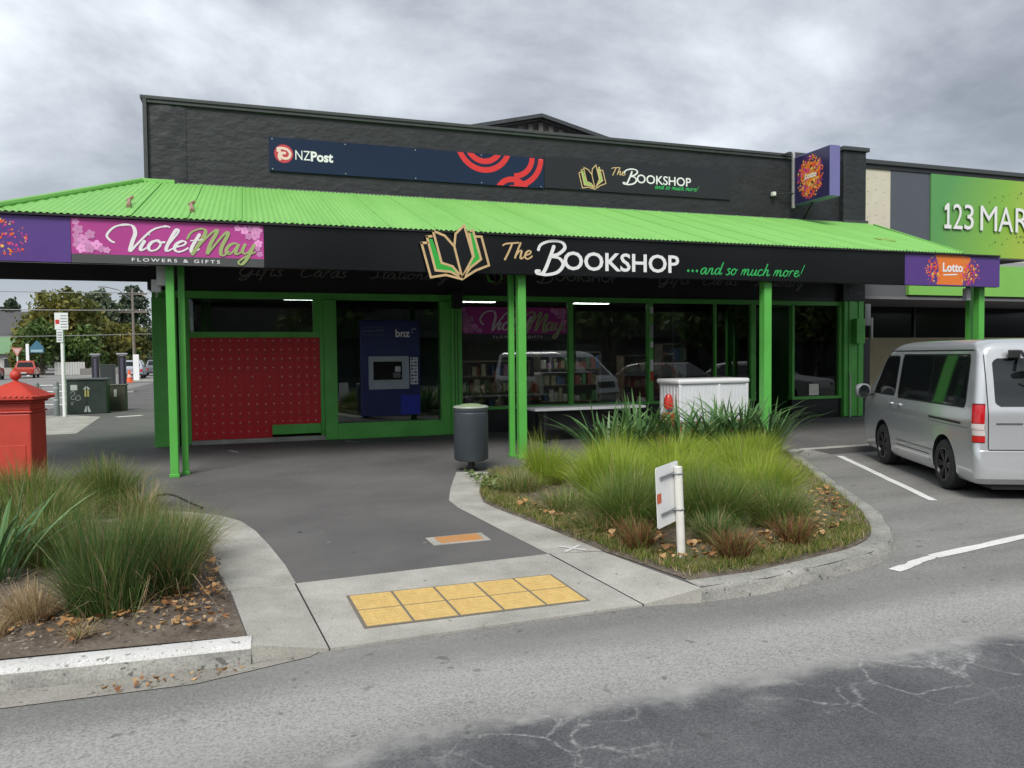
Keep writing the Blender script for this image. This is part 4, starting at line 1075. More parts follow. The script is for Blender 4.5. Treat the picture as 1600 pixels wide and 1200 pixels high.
arc(5.38, 5.02, .40, .115, .5, PI - .5, .002); arc(5.38, 5.02, .22, .10, 1.1, PI - 1.1, .0024)
arc(5.42, 5.85, .67, .115, -PI * .5, -.02, .0021); arc(5.42, 5.85, .47, .115, -PI * .5, -.02, .0024)
t.build('red_bands', mat('band_red', (.68, .03, .03), .4), ps, fix=False)
for x in (.52, 1.9, 3.3, 4.7, 6.03):
    for z in (5.25, 5.82): MB().lathe([(.012, 0), (.010, -.004)], 8, (x, Yf - .0405, z), 0, 'y').build('screw', M_lock, ps)
bp_ = thing('parapet_sign', 'black sign with small BOOKSHOP lettering and open book on the parapet', 'sign', (8.5, Yf - .04, 5.2))
MB().box(6.115, 10.80, Yf - .036, Yf - .003, 5.235, 5.90).build('panel', mat('satin_black_sign', (.013, .014, .016), .3, .1, 1), bp_)
PB = Plane((0, Yf - .036, 0))
t = MB(); open_book(t, PB, 6.92, 7.57, 5.27, 5.80, .003, .022, 2, 0, 1)
t.build('book_emblem', [M_blkgl, M_gprint2, M_gold], bp_, fix=False)
t = MB(); put_script(t, PB, 'The', 7.70, 8.05, 5.62, .085, .026, .003, 0, .15, .6); t.build('lettering', M_gold, bp_, fix=False)
t = MB(); put_script(t, PB, 'B', 8.0, 8.38, 5.44, .165, .042, .003, 0, .05, .6); put_text(t, PB, 'OOKSHOP', 8.34, 9.74, 5.47, 5.67, .004, 0, 0, .012, .98); t.build('lettering', M_wprint, bp_, fix=False)
t = MB(); put_script(t, PB, 'and so much more!', 8.8, 9.92, 5.375, .062, .018, .003, 0, .22, .7); t.build('lettering', mat('emerald_print', (.03, .42, .10), .5), bp_, fix=False)
# window banner inside the glass
wb = thing('window_banner', 'dim magenta VioletMay banner hung inside the first display window', 'banner', (5.43, Yf + .1, 2.0))
MB().box(4.22, 6.64, Yf + .012, Yf + .028, 2.09, 2.66).build('panel', mat('banner_magenta', (.42, .035, .28), .6), wb)
MB().box(4.22, 6.64, Yf + .013, Yf + .028, 1.95, 2.089).build('lower_strip', M_black, wb)
violet_print(wb, Plane((0, Yf + .012, 0)), 4.23, 6.63, 2.10, 2.65, mat('banner_white', (.70, .60, .66), .6), mat('banner_sage', (.38, .42, .22), .6), mat('banner_pink', (.60, .22, .48), .6), mat('banner_white', (.70, .60, .66), .6))
# projecting lottery box sign
lb = thing('projecting_sign', 'dark purple Lotto box sign with orange burst projecting from the parapet', 'sign', (12.6, 14.8, 5.1))
MB().box(12.48, 12.76, 14.17, 15.36, 5.16, 6.30).build('box', mat('purple_box', (.16, .15, .36), .4, .05, 2), lb, bevel=.01)
MB().box(12.472, 12.4795, 14.19, 15.34, 5.18, 6.28).build('face', mat('deep_purple_face', (.030, .022, .085), .25), lb)
PL_ = Plane((12.472, 15.36, 0), (0, -1, 0))
t = MB()
poly2d(t, PL_, [(.26, 6.0), (.50, 6.08), (.90, 5.98), (.88, 5.72), (.74, 5.50), (.54, 5.40), (.44, 5.24), (.36, 5.50), (.22, 5.70)], .001, 2)
splatter(t, PL_, .56, 5.72, .44, .50, 520, .002, 21, .040, (.02, 1.15, 5.19, 6.27), .3)
put_text(t, PL_, 'Lotto', .36, .76, 5.70, None, .005, 1, .25, .035)
t.build('print', LOT, lb, fix=False)
bx('mount_post', (12.44, 12.50, 15.365, 15.42, 5.1, 6.44), M_lock, lb)
MB().tube([(12.47, 15.37, 5.45), (11.95, 15.54, 5.43)], .018, 6).build('stay', M_black, lb)
bx('floodlight', (11.92, 12.0, 15.42, 15.52, 5.38, 5.47), mat('floodlight_white', (.75, .75, .7), .4), lb)
MB().tube([(12.5, 15.40, 6.40), (12.1, 15.56, 6.38)], .018, 6).build('stay', M_black, lb)
MB().tube([(12.62, 14.9, 5.15), (12.85, 15.5, 4.86)], .022, 6).build('stay', M_black, lb)

# ------------------------------------------------------------------ the neighbouring shop on the right
nb = thing('neighbour_shop', 'low shop next door with cream and grey panels and a dark recessed front', 'building', (19, Yf, 0))
M_cream = mat('cream_panel', (.62, .58, .46), .7, .06, 4)
MB().box(14.76, 26, Yf + .04, Yf + .3, 3.05, 6.26).build('facade_wall', mat('facade_grey', (.10, .105, .11), .6), nb)
cpn = MB().box(14.76, 15.625, Yf + .0, Yf + .039, 3.9, 6.258).build('cream_panel', M_cream, nb)
for k in range(6):
    for j in range(3):
        MB().lathe([(.014, 0), (.01, -.006)], 6, (14.9 + j * .26, Yf - .0005, 4.4 + k * .32 + .05 * (j % 2)), 0, 'y').build('bolt', mat('bolt_brown', (.22, .17, .12), .7), cpn)
MB().box(15.630, 16.925, Yf - .01, Yf + .039, 3.9, 6.258).build('grey_panel', mat('slate_panel', (.085, .095, .115), .45, .06, .8), nb)
MB().box(14.74, 26, Yf - .10, Yf + .34, 6.36, 6.47).build('roof_edge', mat('dark_flashing', (.05, .055, .055), .45), nb, bevel=.01)
MB().box(14.74, 26, Yf - .04, Yf + .039, 6.262, 6.358).build('roof_edge', mat('dark_flashing2', (.028, .030, .030), .5), nb)
MB().box(16.93, 26, Yf - .03, Yf + .039, 3.925, 4.02).build('band', mat('grey_band', (.33, .34, .33), .5), nb); MB().box(16.93, 26, Yf - .02, Yf + .039, 4.025, 4.14).build('band', mat('pale_band', (.48, .50, .46), .5), nb)
MB().box(16.2, 26, Yf - .06, Yf + .039, 3.10, 3.92).build('lower_fascia', mat('lime_fascia', (.21, .50, .09), .45, .05, 1), nb)
MB().box(14.76, 26, Yf - .0, Yf + 4, 2.98, 3.049).build('soffit', mat('grey_soffit', (.16, .16, .165), .8), nb)
MB().box(14.76, 26, 18.2, 18.4, 0, 2.05).build('low_wall', mat('beige_wall', (.36, .31, .21), .8, .08, 2), nb)
MB().box(14.76, 26, 18.25, 18.35, 2.051, 2.98).build('window', mat('dark_window', (.006, .007, .008), .12), nb)
for x in (16.8, 19.2, 21.6): MB().box(x, x + .08, 18.2, 18.249, 2.05, 2.98).build('mullion', M_black, nb)
MB().box(14.78, 15.1, Yf + .1, Yf + .5, 0, 1.95).build('dark_door_leaf', mat('charcoal_door', (.02, .021, .025), .5), nb)
bx('meter', (14.86, 15.04, Yf + .02, Yf + .09, 2.3, 2.85), mat('meter_grey', (.20, .21, .21), .6), nb)
bx('pipe', (15.06, 15.12, Yf + .02, Yf + .08, 1.95, 2.5), mat('meter_grey', (.20, .21, .21), .6), nb)
# market billboard
bb = thing('billboard', 'green to yellow billboard reading 123 MART on the next shop', 'billboard', (20, Yf, 4.15))
m, nt, N, L, b = nmat('billboard_print')
t_ = N.new('ShaderNodeTexCoord'); sx = N.new('ShaderNodeSeparateXYZ'); L.new(t_.outputs['Object'], sx.inputs[0])
mr = N.new('ShaderNodeMapRange'); mr.inputs['From Min'].default_value = -3.1; mr.inputs['From Max'].default_value = 1.4
ad = N.new('ShaderNodeMath'); ad.operation = 'MULTIPLY_ADD'; L.new(sx.outputs['Z'], ad.inputs[0]); ad.inputs[1].default_value = -.35; L.new(sx.outputs['X'], ad.inputs[2])
L.new(ad.outputs[0], mr.inputs['Value'])
r_ = N.new('ShaderNodeValToRGB'); L.new(mr.outputs[0], r_.inputs[0])
r_.color_ramp.elements[0].color = (.10, .32, .09, 1); r_.color_ramp.elements[1].color = (.52, .52, .05, 1)
e = r_.color_ramp.elements.new(.45); e.color = (.22, .46, .06, 1)
L.new(r_.outputs[0], b.inputs['Base Color']); b.inputs['Roughness'].default_value = .45
MB().box(16.93, 26, Yf - .045, Yf + .039, 4.145, 6.255).build('panel', m, bb)
PK = Plane((0, Yf - .045, 0))
def letter_block(body, u0, u1, z0, z1):
    t = MB(); put_text(t, PK, body, u0, u1, z0, z1, .05, 0, 0, 0.0)
    i0 = len(t.v); t.v += [(x, y + .045, z) for (x, y, z) in t.v]
    fs = list(t.f); t.m = [0] * len(fs)
    from collections import Counter
    ed = Counter()
    for f in fs:
        for a in range(len(f)):
            ed[tuple(sorted((f[a], f[(a + 1) % len(f)])))] += 1
    for f in fs:
        for a in range(len(f)):
            k1, k2 = f[a], f[(a + 1) % len(f)]
            if ed[tuple(sorted((k1, k2)))] == 1:
                t.f.append((k1, k2, k2 + i0, k1 + i0)); t.m.append(1)
    t.build('letter', [M_wprint, mat('letter_side', (.10, .25, .05), .5)], bb, fix=False)
def digit_one(a, b_):
    P_ = [(0, 0), (1, 0), (1, .15), (.70, .15), (.70, 1), (.40, 1), (.02, .86), (.02, .70), (.38, .76), (.38, .15), (0, .15)]
    q = [(a + u * (b_ - a), 4.85 + v * .66) for u, v in P_]
    t = MB(); t.face([PK.p(u, v, .05) for u, v in q]); t.grid([[PK.p(u, v, .05) for u, v in q], [PK.p(u, v, .005) for u, v in q]], 1, True)
    t.build('letter', [M_wprint, mat('letter_side', (.10, .25, .05), .5)], bb, fix=False)
for ch, a, b_ in (('1', 17.34, 17.58), ('2', 17.64, 17.97), ('3', 18.03, 18.36), ('M', 18.60, 19.20), ('A', 19.25, 19.80), ('R', 19.88, 20.38), ('T', 20.42, 20.92)): letter_block(ch, a, b_, 4.85, 5.51) if ch != '1' else digit_one(a, b_)
t = MB()
rr = random.Random(2)
for k in range(46):
    a = rr.uniform(0, 1); x = 18.9 + a * 3.5; z = 4.45 + .25 * math.sin(a * 3) + rr.uniform(-.08, .08) + (1.2 if k % 3 == 0 else 0); s = rr.uniform(.012, .04)
    poly2d(t, PK, [(x - s, z - s), (x + s, z - s * .6), (x + s * .7, z + s), (x - s * .6, z + s * .8)], .002)
t.build('leaf_print', mat('dark_leaf_print', (.14, .20, .03), .5), bb, fix=False)
# ------------------------------------------------------------------ vehicles
M_silver = mat('silver_paint', (.60, .62, .64), .22, metal=.45, coat=.8, var=.03, vscale=2.5)
M_trim = mat('black_trim', (.018, .018, .019), .5)
M_tyre = mat('tyre_rubber', (.022, .022, .023), .8, .25, 8)
M_wglass = mat('vehicle_glass', (.010, .012, .013), .04, spec=.7)
M_alloy = mat('black_alloy', (.03, .03, .032), .3, metal=.4)
M_rimedge = mat('rim_edge', (.14, .14, .15), .3, metal=.6)
M_tail = mat('tail_red', (.50, .012, .015), .12, coat=.5)
M_clear = mat('lamp_clear', (.62, .55, .52), .12, coat=.5)
M_plate = mat('plate_white', (.65, .65, .62), .5)
M_chrome = mat('chrome_like', (.5, .5, .52), .2, metal=.9)

def wheel_parts(parent, x, y, r, w, side, spokes=6, rim=None):
    wp = bpy.data.objects.new('wheel', None); COL.objects.link(wp); wp.parent = parent; wp.location = (x, y, r)
    mb = MB(); ir = r * .66
    mb.lathe([(ir, -w / 2), (r * .90, -w / 2), (r * .97, -w * .42), (r, -w * .28), (r, w * .28), (r * .97, w * .42), (r * .90, w / 2), (ir, w / 2), (ir, -w / 2)], 36, (0, 0, 0), 0, 'y', False)
    mb.build('tyre', M_tyre, wp, smooth=True, loc=(0, 0, 0), sharp=50)
    mb = MB(); o = side * w / 2
    mb.lathe([(ir + .004, o * .98), (ir * .93, o * 1.0), (ir * .90, o * .8), (ir * .88, o * .2), (.0, o * .1)], 36, (0, 0, 0), 0, 'y', False)
    mb.lathe([(ir + .006, o * .985), (ir * .955, o * 1.01), (ir * .94, o * .99)], 36, (0, 0, 0), 1, 'y', False)
    for k in range(spokes):
        a = 2 * PI * k / spokes
        for da in (-.10, .10):
            ca, sa = math.cos(a + da), math.sin(a + da); px, pz = -math.sin(a), math.cos(a); h = .016
            c1 = (ca * ir * .18, sa * ir * .18); c2 = (math.cos(a + da * 1.6) * ir * .92, math.sin(a + da * 1.6) * ir * .92)
            A = [(c1[0] + px * h, o * .78, c1[1] + pz * h), (c1[0] - px * h, o * .78, c1[1] - pz * h), (c2[0] - px * h, o * .93, c2[1] - pz * h), (c2[0] + px * h, o * .93, c2[1] + pz * h)]
            B = [(p[0], p[1] - side * .04, p[2]) for p in A]
            mb.face(A, 0)
            for j in range(4): mb.face([A[j], A[(j + 1) % 4], B[(j + 1) % 4], B[j]], 0)
    mb.lathe([(ir * .24, o * .75), (ir * .2, o * .84), (.0, o * .86)], 16, (0, 0, 0), 0, 'y', False)
    mb.build('rim', [rim or M_alloy, M_rimedge], wp, loc=(0, 0, 0), smooth=True, sharp=35)
    return wp

VL = [(.20, .10, 4.50, .78), (.27, .03, 4.60, .825), (.42, .0, 4.66, .84), (.60, .0, 4.665, .847), (.615, .012, 4.655, .848), (.78, .015, 4.62, .846), (.85, .015, 4.60, .849), (.875, .016, 4.59, .856), (.98, .018, 4.55, .85), (1.06, .022, 4.47, .847),
      (1.12, .035, 4.36, .838), (1.25, .06, 4.20, .822), (1.45, .10, 3.96, .795), (1.62, .14, 3.76, .772), (1.74, .17, 3.60, .754), (1.80, .18, 3.52, .744), (1.85, .20, 3.42, .728), (1.895, .25, 3.30, .69), (1.925, .36, 3.15, .61), (1.94, .55, 2.95, .46)]
def vl(z):
    for a, b_ in zip(VL, VL[1:]):
        if a[0] <= z <= b_[0]:
            t = (z - a[0]) / (b_[0] - a[0]); return tuple(a[k] + (b_[k] - a[k]) * t for k in range(4))
    return VL[-1] if z > VL[-1][0] else VL[0]
def van_ring(z, off=0.0):
    _, xr, xf, hw = vl(z); pts = []
    rr, rf = .10, .30
    if z > 1.8: rr = .10 + (z - 1.8) * 1.1; rf = .34 + (z - 1.8) * .5
    rr = min(rr, hw * .95); rf = min(rf, hw * .95)
    for k in range(26): pts.append((xr + rr + (xf - rf - xr - rr) * k / 25, hw + off, z))
    for k in range(1, 9): a = PI / 2 - PI / 2 * k / 8; pts.append((xf - rf + (rf + off) * math.cos(a), hw - rf + (rf + off) * math.sin(a), z))
    for k in range(1, 10): pts.append((xf + off, (hw - rf) * (1 - 2 * k / 10), z))
    for k in range(0, 9): a = -PI / 2 * k / 8; pts.append((xf - rf + (rf + off) * math.cos(a), -hw + rf + (rf + off) * math.sin(a), z))
    for k in range(1, 26): pts.append((xf - rf + (xr + rr - xf + rf) * k / 25, -hw - off, z))
    for k in range(1, 9): a = -PI / 2 - PI / 2 * k / 8; pts.append((xr + rr + (rr + off) * math.cos(a), -hw + rr + (rr + off) * math.sin(a), z))
    for k in range(1, 10): pts.append((xr - off, -(hw - rr) * (1 - 2 * k / 10), z))
    for k in range(0, 8): a = PI - PI / 2 * k / 8; pts.append((xr + rr + (rr + off) * math.cos(a), hw - rr + (rr + off) * math.sin(a), z))
    return pts
def side_patch(mb, xa, xb, z0, z1, off=.006, nz=8, nx=10, round_=.05, sgn=1, m=0):
    rows = []
    zs = [z0 + (z1 - z0) * k / nz for k in range(nz + 1)]
    zs = [z0, z0 + .012] + zs[1:-1] + [z1 - .012, z1]
    for z in zs:
        e_ = min(z - z0, z1 - z); q = round_ * max(0, 1 - e_ / round_) ** 2 if e_ < round_ else 0
        a, b_ = xa(z) + q, xb(z) - q; hw = vl(z)[3]
        rows.append([(a + (b_ - a) * k / nx, sgn * (hw + off), z) for k in range(nx + 1)])
    mb.grid(rows, m)
def side_line(mb, pts, w, off=.007, sgn=1):
    for a, b_ in zip(pts, pts[1:]):
        d = Vector((b_[0] - a[0], b_[1] - a[1])); n = Vector((-d.y, d.x)).normalized() * w / 2
        mb.face([(a[0] + n.x, sgn * (vl(a[1])[3] + off), a[1] + n.y), (a[0] - n.x, sgn * (vl(a[1])[3] + off), a[1] - n.y), (b_[0] - n.x, sgn * (vl(b_[1])[3] + off), b_[1] - n.y), (b_[0] + n.x, sgn * (vl(b_[1])[3] + off), b_[1] + n.y)])
def rear_patch(mb, y0, y1, z0, z1, off=.006, nz=24, ny=8, round_=.06, m=0):
    rows = []
    for k in range(nz + 1):
        z = z0 + (z1 - z0) * k / nz; e_ = min(z - z0, z1 - z); q = round_ * (1 - e_ / round_) ** 2 if e_ < round_ else 0
        rows.append([(vl(z)[1] - off, y0 + q + (y1 - y0 - 2 * q) * j / ny, z) for j in range(ny + 1)])
    mb.grid(rows, m)
WX1, WX2, WR = .98, 3.42, .325
def make_van():
    v = thing('van', 'silver van with black alloy wheels and tinted windows parked nose in beside the planted bed', 'van', (0, 0, 0))
    mb = MB(); rings = [van_ring(z) for z, *_ in VL]
    mb.grid(rings, 0, True)
    n = len(rings[0])
    mb.f.append(tuple(range(n))); mb.m.append(0)
    mb.f.append(tuple((len(rings) - 1) * n + k for k in reversed(range(n)))); mb.m.append(0)
    body = mb.build('body', [M_silver, M_trim], v, loc=(0, 0, 0))
    cut = MB()
    for x in (WX1, WX2):
        for s in (-1, 1):
            cut.lathe([(WR + .055, .56), (WR + .055, 1.0)] if s > 0 else [(WR + .055, -1.0), (WR + .055, -.56)], 40, (x, 0, WR + .01), 1, 'y')
    co = cut.build('cutter', M_trim, None, loc=(0, 0, 0))
    md = body.modifiers.new('arch', 'BOOLEAN'); md.operation = 'DIFFERENCE'; md.object = co; md.solver = 'EXACT'
    bpy.context.view_layer.update()
    dg = bpy.context.evaluated_depsgraph_get()
    me = bpy.data.meshes.new_from_object(body.evaluated_get(dg))
    body.modifiers.clear(); body.data = me
    me.materials.clear(); me.materials.append(M_silver); me.materials.append(M_trim)
    for p in me.polygons:
        c = p.center; near = any(math.hypot(c.x - x, c.z - WR - .01) < WR + .052 for x in (WX1, WX2)) and abs(c.y) > .5 and c.z < .8
        inside = near or (any(abs(math.hypot(c.x - x, c.z - WR - .01) - WR - .055) < .02 for x in (WX1, WX2)) and abs(p.normal.y) < .5 and .5 < abs(c.y) < .9)
        p.material_index = 1 if inside or (abs(c.y) < .6 and .5 < abs(c.y) and c.z < .75 and abs(p.normal.y) > .9) else 0
    me.polygons.foreach_set('use_smooth', [True] * len(me.polygons)); me.set_sharp_from_angle(angle=R_(32))
    bpy.data.objects.remove(co)
    for x in (WX1, WX2):
        for s in (-1, 1): wheel_parts(v, x, s * .735, WR, .215, s)
    for s in (1, -1):
        w = MB(); side_patch(w, lambda z: .34 + .08 * (z - 1.1), lambda z: 2.70 + .04 * (1.74 - z), 1.115, 1.735, .005, sgn=s)
        w.build('side_window', M_wglass, v, loc=(0, 0, 0), smooth=True)
        w = MB(); side_patch(w, lambda z: .315 + .08 * (z - 1.1), lambda z: 2.725 + .04 * (1.74 - z), 1.095, 1.755, .0025, sgn=s); w.build('window_seal', M_trim, v, loc=(0, 0, 0))
        w = MB(); side_line(w, [(1.50, 1.12), (1.50, 1.73)], .035, .0075, s); w.build('window_divider', mat('divider_black', (.004, .004, .004), .4), v, loc=(0, 0, 0))
        w = MB(); side_patch(w, lambda z: 2.86 + .03 * (1.735 - z), lambda z: 3.86 - (z - 1.12) * .78 + .0, 1.135, 1.715, .005, sgn=s)
        w.build('door_window', M_wglass, v, loc=(0, 0, 0), smooth=True)
        w = MB(); side_patch(w, lambda z: 2.84 + .03 * (1.735 - z), lambda z: 3.885 - (z - 1.12) * .78, 1.118, 1.732, .0025, sgn=s); w.build('window_seal', M_trim, v, loc=(0, 0, 0))
        w = MB(); side_line(w, [(2.79, .30), (2.79, 1.78)], .012, .0045, s); side_line(w, [(3.80, .75), (3.95, 1.10)], .010, .0045, s); side_line(w, [(1.47, .30), (1.47, 1.10)], .010, .0045, s)
        side_line(w, [(1.47, .40), (2.79, .40)], .010, .0045, s); side_line(w, [(.32, 1.80), (3.3, 1.80)], .018, .003, s); side_line(w, [(.2, .86), (1.47, .865)], .006, .003, s)
        w.build('panel_gap', M_trim, v, loc=(0, 0, 0))
        w = MB(); side_line(w, [(.42, .905), (1.46, .915)], .028, .004, s); w.build('door_rail', M_trim, v, loc=(0, 0, 0))
        w = MB(); side_line(w, [(1.35, .47), (2.75, .47)], .020, .004, s); w.build('crease_shade', mat('silver_shadow', (.32, .335, .35), .3, metal=.5), v, loc=(0, 0, 0))  # flat darker strip; the shade of a crease put into the colour
        for hx in (2.62, 2.98):
            w = MB(); w.box(hx - .07, hx + .07, s * .855 - .012, s * .855 + .022, .985, 1.02); w.build('door_handle', M_silver, v, loc=(0, 0, 0), bevel=.012)
        mr_ = MB(); rows = []
        for k in range(9):
            a = PI * k / 8; rows.append([(3.82 + .075 * math.cos(2 * PI * j / 16) * math.sin(a) ** .5, s * (1.03 - .12 * math.cos(a)), 1.16 + .12 * math.sin(2 * PI * j / 16) * math.sin(a) ** .5) for j in range(16)])
        mr_.grid(rows, 0, True); mo = mr_.build('mirror', mat('silver_shade', (.17, .18, .19), .45), v, loc=(0, 0, 0), smooth=True)
        mg = MB(); mg.face([(3.742, s * (1.03 + .085 * math.cos(t)), 1.16 + .095 * math.sin(t)) for t in [2 * PI * j / 18 for j in range(18)]]); mg.build('mirror_glass', M_wglass, mo, loc=(0, 0, 0))
        ma = MB(); ma.tube([(3.86, s * .82, 1.12), (3.84, s * .95, 1.10)], .03, 8); ma.build('mirror_arm', M_trim, mo, loc=(0, 0, 0))
        # tail lamp wrapped round the rear corner: red, clear, clear, red
        tl = MB(); segs = [(1.185, .66, 0)]
        def corner(z0, z1, m, off=.008):
            rows = []
            for k in range(5):
                z = z0 + (z1 - z0) * k / 4; _, xr, xf, hw = vl(z); rr = .10; row = []
                for j in range(9):
                    a = PI / 2 + PI / 2 * (.10 + .92 * j / 8)
                    x = xr + rr + (rr + off) * math.cos(a); y = hw - rr + (rr + off) * math.sin(a)
                    row.append((x, s * y, z))
                rows.append(row)
            tl.grid(rows, m)
        corner(.93, 1.15, 0); corner(.855, .925, 1); corner(.785, .85, 1); corner(.71, .78, 0)
        corner(.70, 1.165, 2, .004)
        tl.build('tail_light', [M_tail, M_clear, mat('lamp_dark_red', (.12, .008, .01), .3)], v, loc=(0, 0, 0), smooth=True)
        hd = MB(); hd.grid([[(vl(z)[2] - .34 + .352 * math.cos(a), s * (vl(z)[3] - .34 + .352 * math.sin(a)), z) for a in [R_(12 + 8 * k) for k in range(7)]] for z in (.72, .82, .92, 1.0)])
        hd.build('headlight', M_clear, v, loc=(0, 0, 0), smooth=True)
    w = MB(); rear_patch(w, -.62, .62, 1.13, 1.70, .006); w.build('rear_window', M_wglass, v, loc=(0, 0, 0), smooth=True)
    w = MB(); rows = [[(vl(z)[2] + .006, y, z) for y in [-.50 + 1.0 * k / 8 for k in range(9)]] for z in (1.14, 1.3, 1.45, 1.6, 1.72)]; w.grid(rows)
    w.build('windscreen', M_wglass, v, loc=(0, 0, 0), smooth=True)
    w = MB(); rows = [[(vl(z)[2] + .006, y, z) for y in [-.42 + .84 * k / 4 for k in range(5)]] for z in (.74, .85, .94)]; w.grid(rows); w.build('grille', M_trim, v, loc=(0, 0, 0))
    w = MB()
    rear_patch(w, .700, .711, .62, 1.75, .004, round_=.001); rear_patch(w, -.711, -.700, .62, 1.75, .004, round_=.001); rear_patch(w, -.70, .70, .612, .623, .005, round_=.001); w.build('hatch_gap', M_trim, v, loc=(0, 0, 0))
    w = MB(); w.box(-.03, .012, -.30, .22, .79, .955); pr_ = w.build('plate_recess', M_silver, v, loc=(0, 0, 0), bevel=.012)
    w = MB(); w.box(-.036, -.031, -.22, .14, .80, .92); w.build('number_plate', M_plate, pr_, loc=(0, 0, 0))
    w = MB(); w.box(-.022, .01, -.25, .3, .33, .44); w.build('step_pad', M_trim, v, loc=(0, 0, 0), bevel=.01)
    w = MB(); w.box(.004, .0155, .33, .62, .925, .937); w.build('badge', M_chrome, v, loc=(0, 0, 0))
    w = MB(); w.tube([(.15, .30, 1.78), (.02, .30, 1.70), (-.06, .30, 1.62)], .02, 8); ob = w.build('under_mirror', M_trim, v, loc=(0, 0, 0))
    w = MB(); w.lathe([(.02, 0), (.09, .01), (.10, .04), (.06, .06)], 16, (-.07, .24, 1.54)); w.build('mirror_head', M_trim, ob, loc=(0, 0, 0), smooth=True)
    w = MB(); w.box(.06, .13, .34, .46, 1.70, 1.80); w.build('bracket', M_trim, ob, loc=(0, 0, 0), bevel=.015)
    w = MB(); w.tube([(.02, -.25, 1.14), (.05, .1, 1.30), (.075, .35, 1.40)], .012, 6); w.build('wiper', M_trim, v, loc=(0, 0, 0))
    w = MB(); w.box(.15, 4.4, -.6, .6, .13, .21); w.build('underbody', M_trim, v, loc=(0, 0, 0))
    return v
van = make_van()
hd_ = R_(63.4)
k_ = .962
ofs = Vector((math.cos(hd_) * WX1 * .93 - math.sin(hd_) * .84, math.sin(hd_) * WX1 * .93 + math.cos(hd_) * .84)) * k_
van.location = (8.20 - ofs.x, 7.30 - ofs.y, Zr + .001); van.rotation_euler = (0, 0, hd_); van.scale = (k_ * .94, k_, k_)

def make_car(label, cat, name, loc, rz, paint, style):
    """small background vehicle; side profile with its own width per height"""
    c = thing(name, label, cat, loc, rz)
    if style == 'ute': prof = [(0, .45), (0, .95), (1.45, .98), (1.50, 1.0), (1.75, 1.62), (1.95, 1.72), (2.9, 1.70), (3.55, 1.12), (4.9, .98), (5.1, .75), (5.1, .35), (.1, .35)]
    elif style == 'suv': prof = [(0, .4), (-.02, .9), (.18, 1.05), (.38, 1.58), (.7, 1.68), (2.5, 1.68), (3.3, 1.08), (4.3, .95), (4.45, .7), (4.45, .32), (.1, .32)]
    else: prof = [(0, .35), (-.02, .85), (.25, .98), (.75, 1.36), (1.2, 1.44), (2.3, 1.44), (3.1, .95), (4.2, .82), (4.35, .6), (4.35, .28), (.1, .28)]
    def hw(z): return .90 if z < 1.0 else .90 - (z - 1.0) * .32
    mb = MB(); n = len(prof)
    L_ = [(x, hw(z), z) for x, z in prof]; Rr = [(x, -hw(z), z) for x, z in prof]
    mb.grid([L_, Rr], 0, True); mb.f.append(tuple(range(n))); mb.m.append(0); mb.f.append(tuple(range(2 * n - 1, n - 1, -1))); mb.m.append(0)
    mb.build('body', paint, c, loc=(0, 0, 0), bevel=.05)
    top = max(z for _, z in prof)
    if style == 'ute': wx = (1.85, 3.35); rw = (1.50, 1.0, 1.75, 1.62)
    elif style == 'suv': wx = (.55, 3.15); rw = (.18, 1.05, .38, 1.58)
    else: wx = (.7, 2.95); rw = (.25, .98, .75, 1.36)
    for s in (1, -1):
        w = MB(); z0, z1 = 1.08, top - .12
        if style == 'sedan': z0 = 1.0
        w.grid([[(wx[0] + .0, s * (hw(z0) + .012), z0), (wx[1], s * (hw(z0) + .012), z0)], [(wx[0] + .25, s * (hw(z1) + .012), z1), (wx[1] - .62, s * (hw(z1) + .012), z1)]]); w.build('side_window', M_wglass, c, loc=(0, 0, 0))
    d = Vector((rw[2] - rw[0], 0, rw[3] - rw[1])); nrm = Vector((-d.z, 0, d.x)).normalized() * .015
    w = MB(); w.grid([[(rw[0] + d.x * t + nrm.x, y * hw(rw[1] + d.z * t) * .82, rw[1] + d.z * t + nrm.z) for y in (-1, 1)] for t in (.12, .9)]); w.build('rear_window', M_wglass, c, loc=(0, 0, 0))
    f0 = prof[6] if style != 'sedan' else prof[5]; f1 = prof[7] if style != 'sedan' else prof[6]
    d = Vector((f1[0] - f0[0], 0, f1[1] - f0[1])); nrm = Vector((-d.z, 0, d.x)).normalized() * .015
    w = MB(); w.grid([[(f0[0] + d.x * t + nrm.x, y * hw(f0[1] + d.z * t) * .84, f0[1] + d.z * t + nrm.z) for y in (-1, 1)] for t in (.1, .92)]); w.build('windscreen', M_wglass, c, loc=(0, 0, 0))
    ends = (.85, prof[-3][0] - .9)
    for x in ends:
        for s in (1, -1):
            w = MB(); w.lathe([(.2, -.11), (.33, -.10), (.34, 0), (.33, .10), (.2, .11)], 20, (0, 0, 0), 0, 'y'); w.lathe([(.2, .112), (.05, .10)] if s > 0 else [(.05, -.10), (.2, -.112)], 16, (0, 0, 0), 1, 'y', False)
            w.build('wheel', [M_tyre, M_rimedge], c, loc=(x, s * .80, .34), smooth=True)
    for s in (1, -1):
        bx_ = MB(); bx_.box(-.035, .03, s * .78 - .09, s * .78 + .09, .62, .86); bx_.build('tail_light', M_tail, c, loc=(0, 0, 0), bevel=.01)
        bx_ = MB(); e_ = prof[-3][0]; bx_.box(e_ - .12, e_ + .015, s * .68 - .14, s * .68 + .14, .60, .74); bx_.build('headlight', M_clear, c, loc=(0, 0, 0), bevel=.01)
    w = MB(); w.box(-.05, -.025, -.25, .25, .48, .6); w.build('number_plate', M_plate, c, loc=(0, 0, 0))
    w = MB(); w.box(-.06, .05, -.84, .84, .30, .46); w.build('bumper', M_trim, c, loc=(0, 0, 0), bevel=.02)
    return c
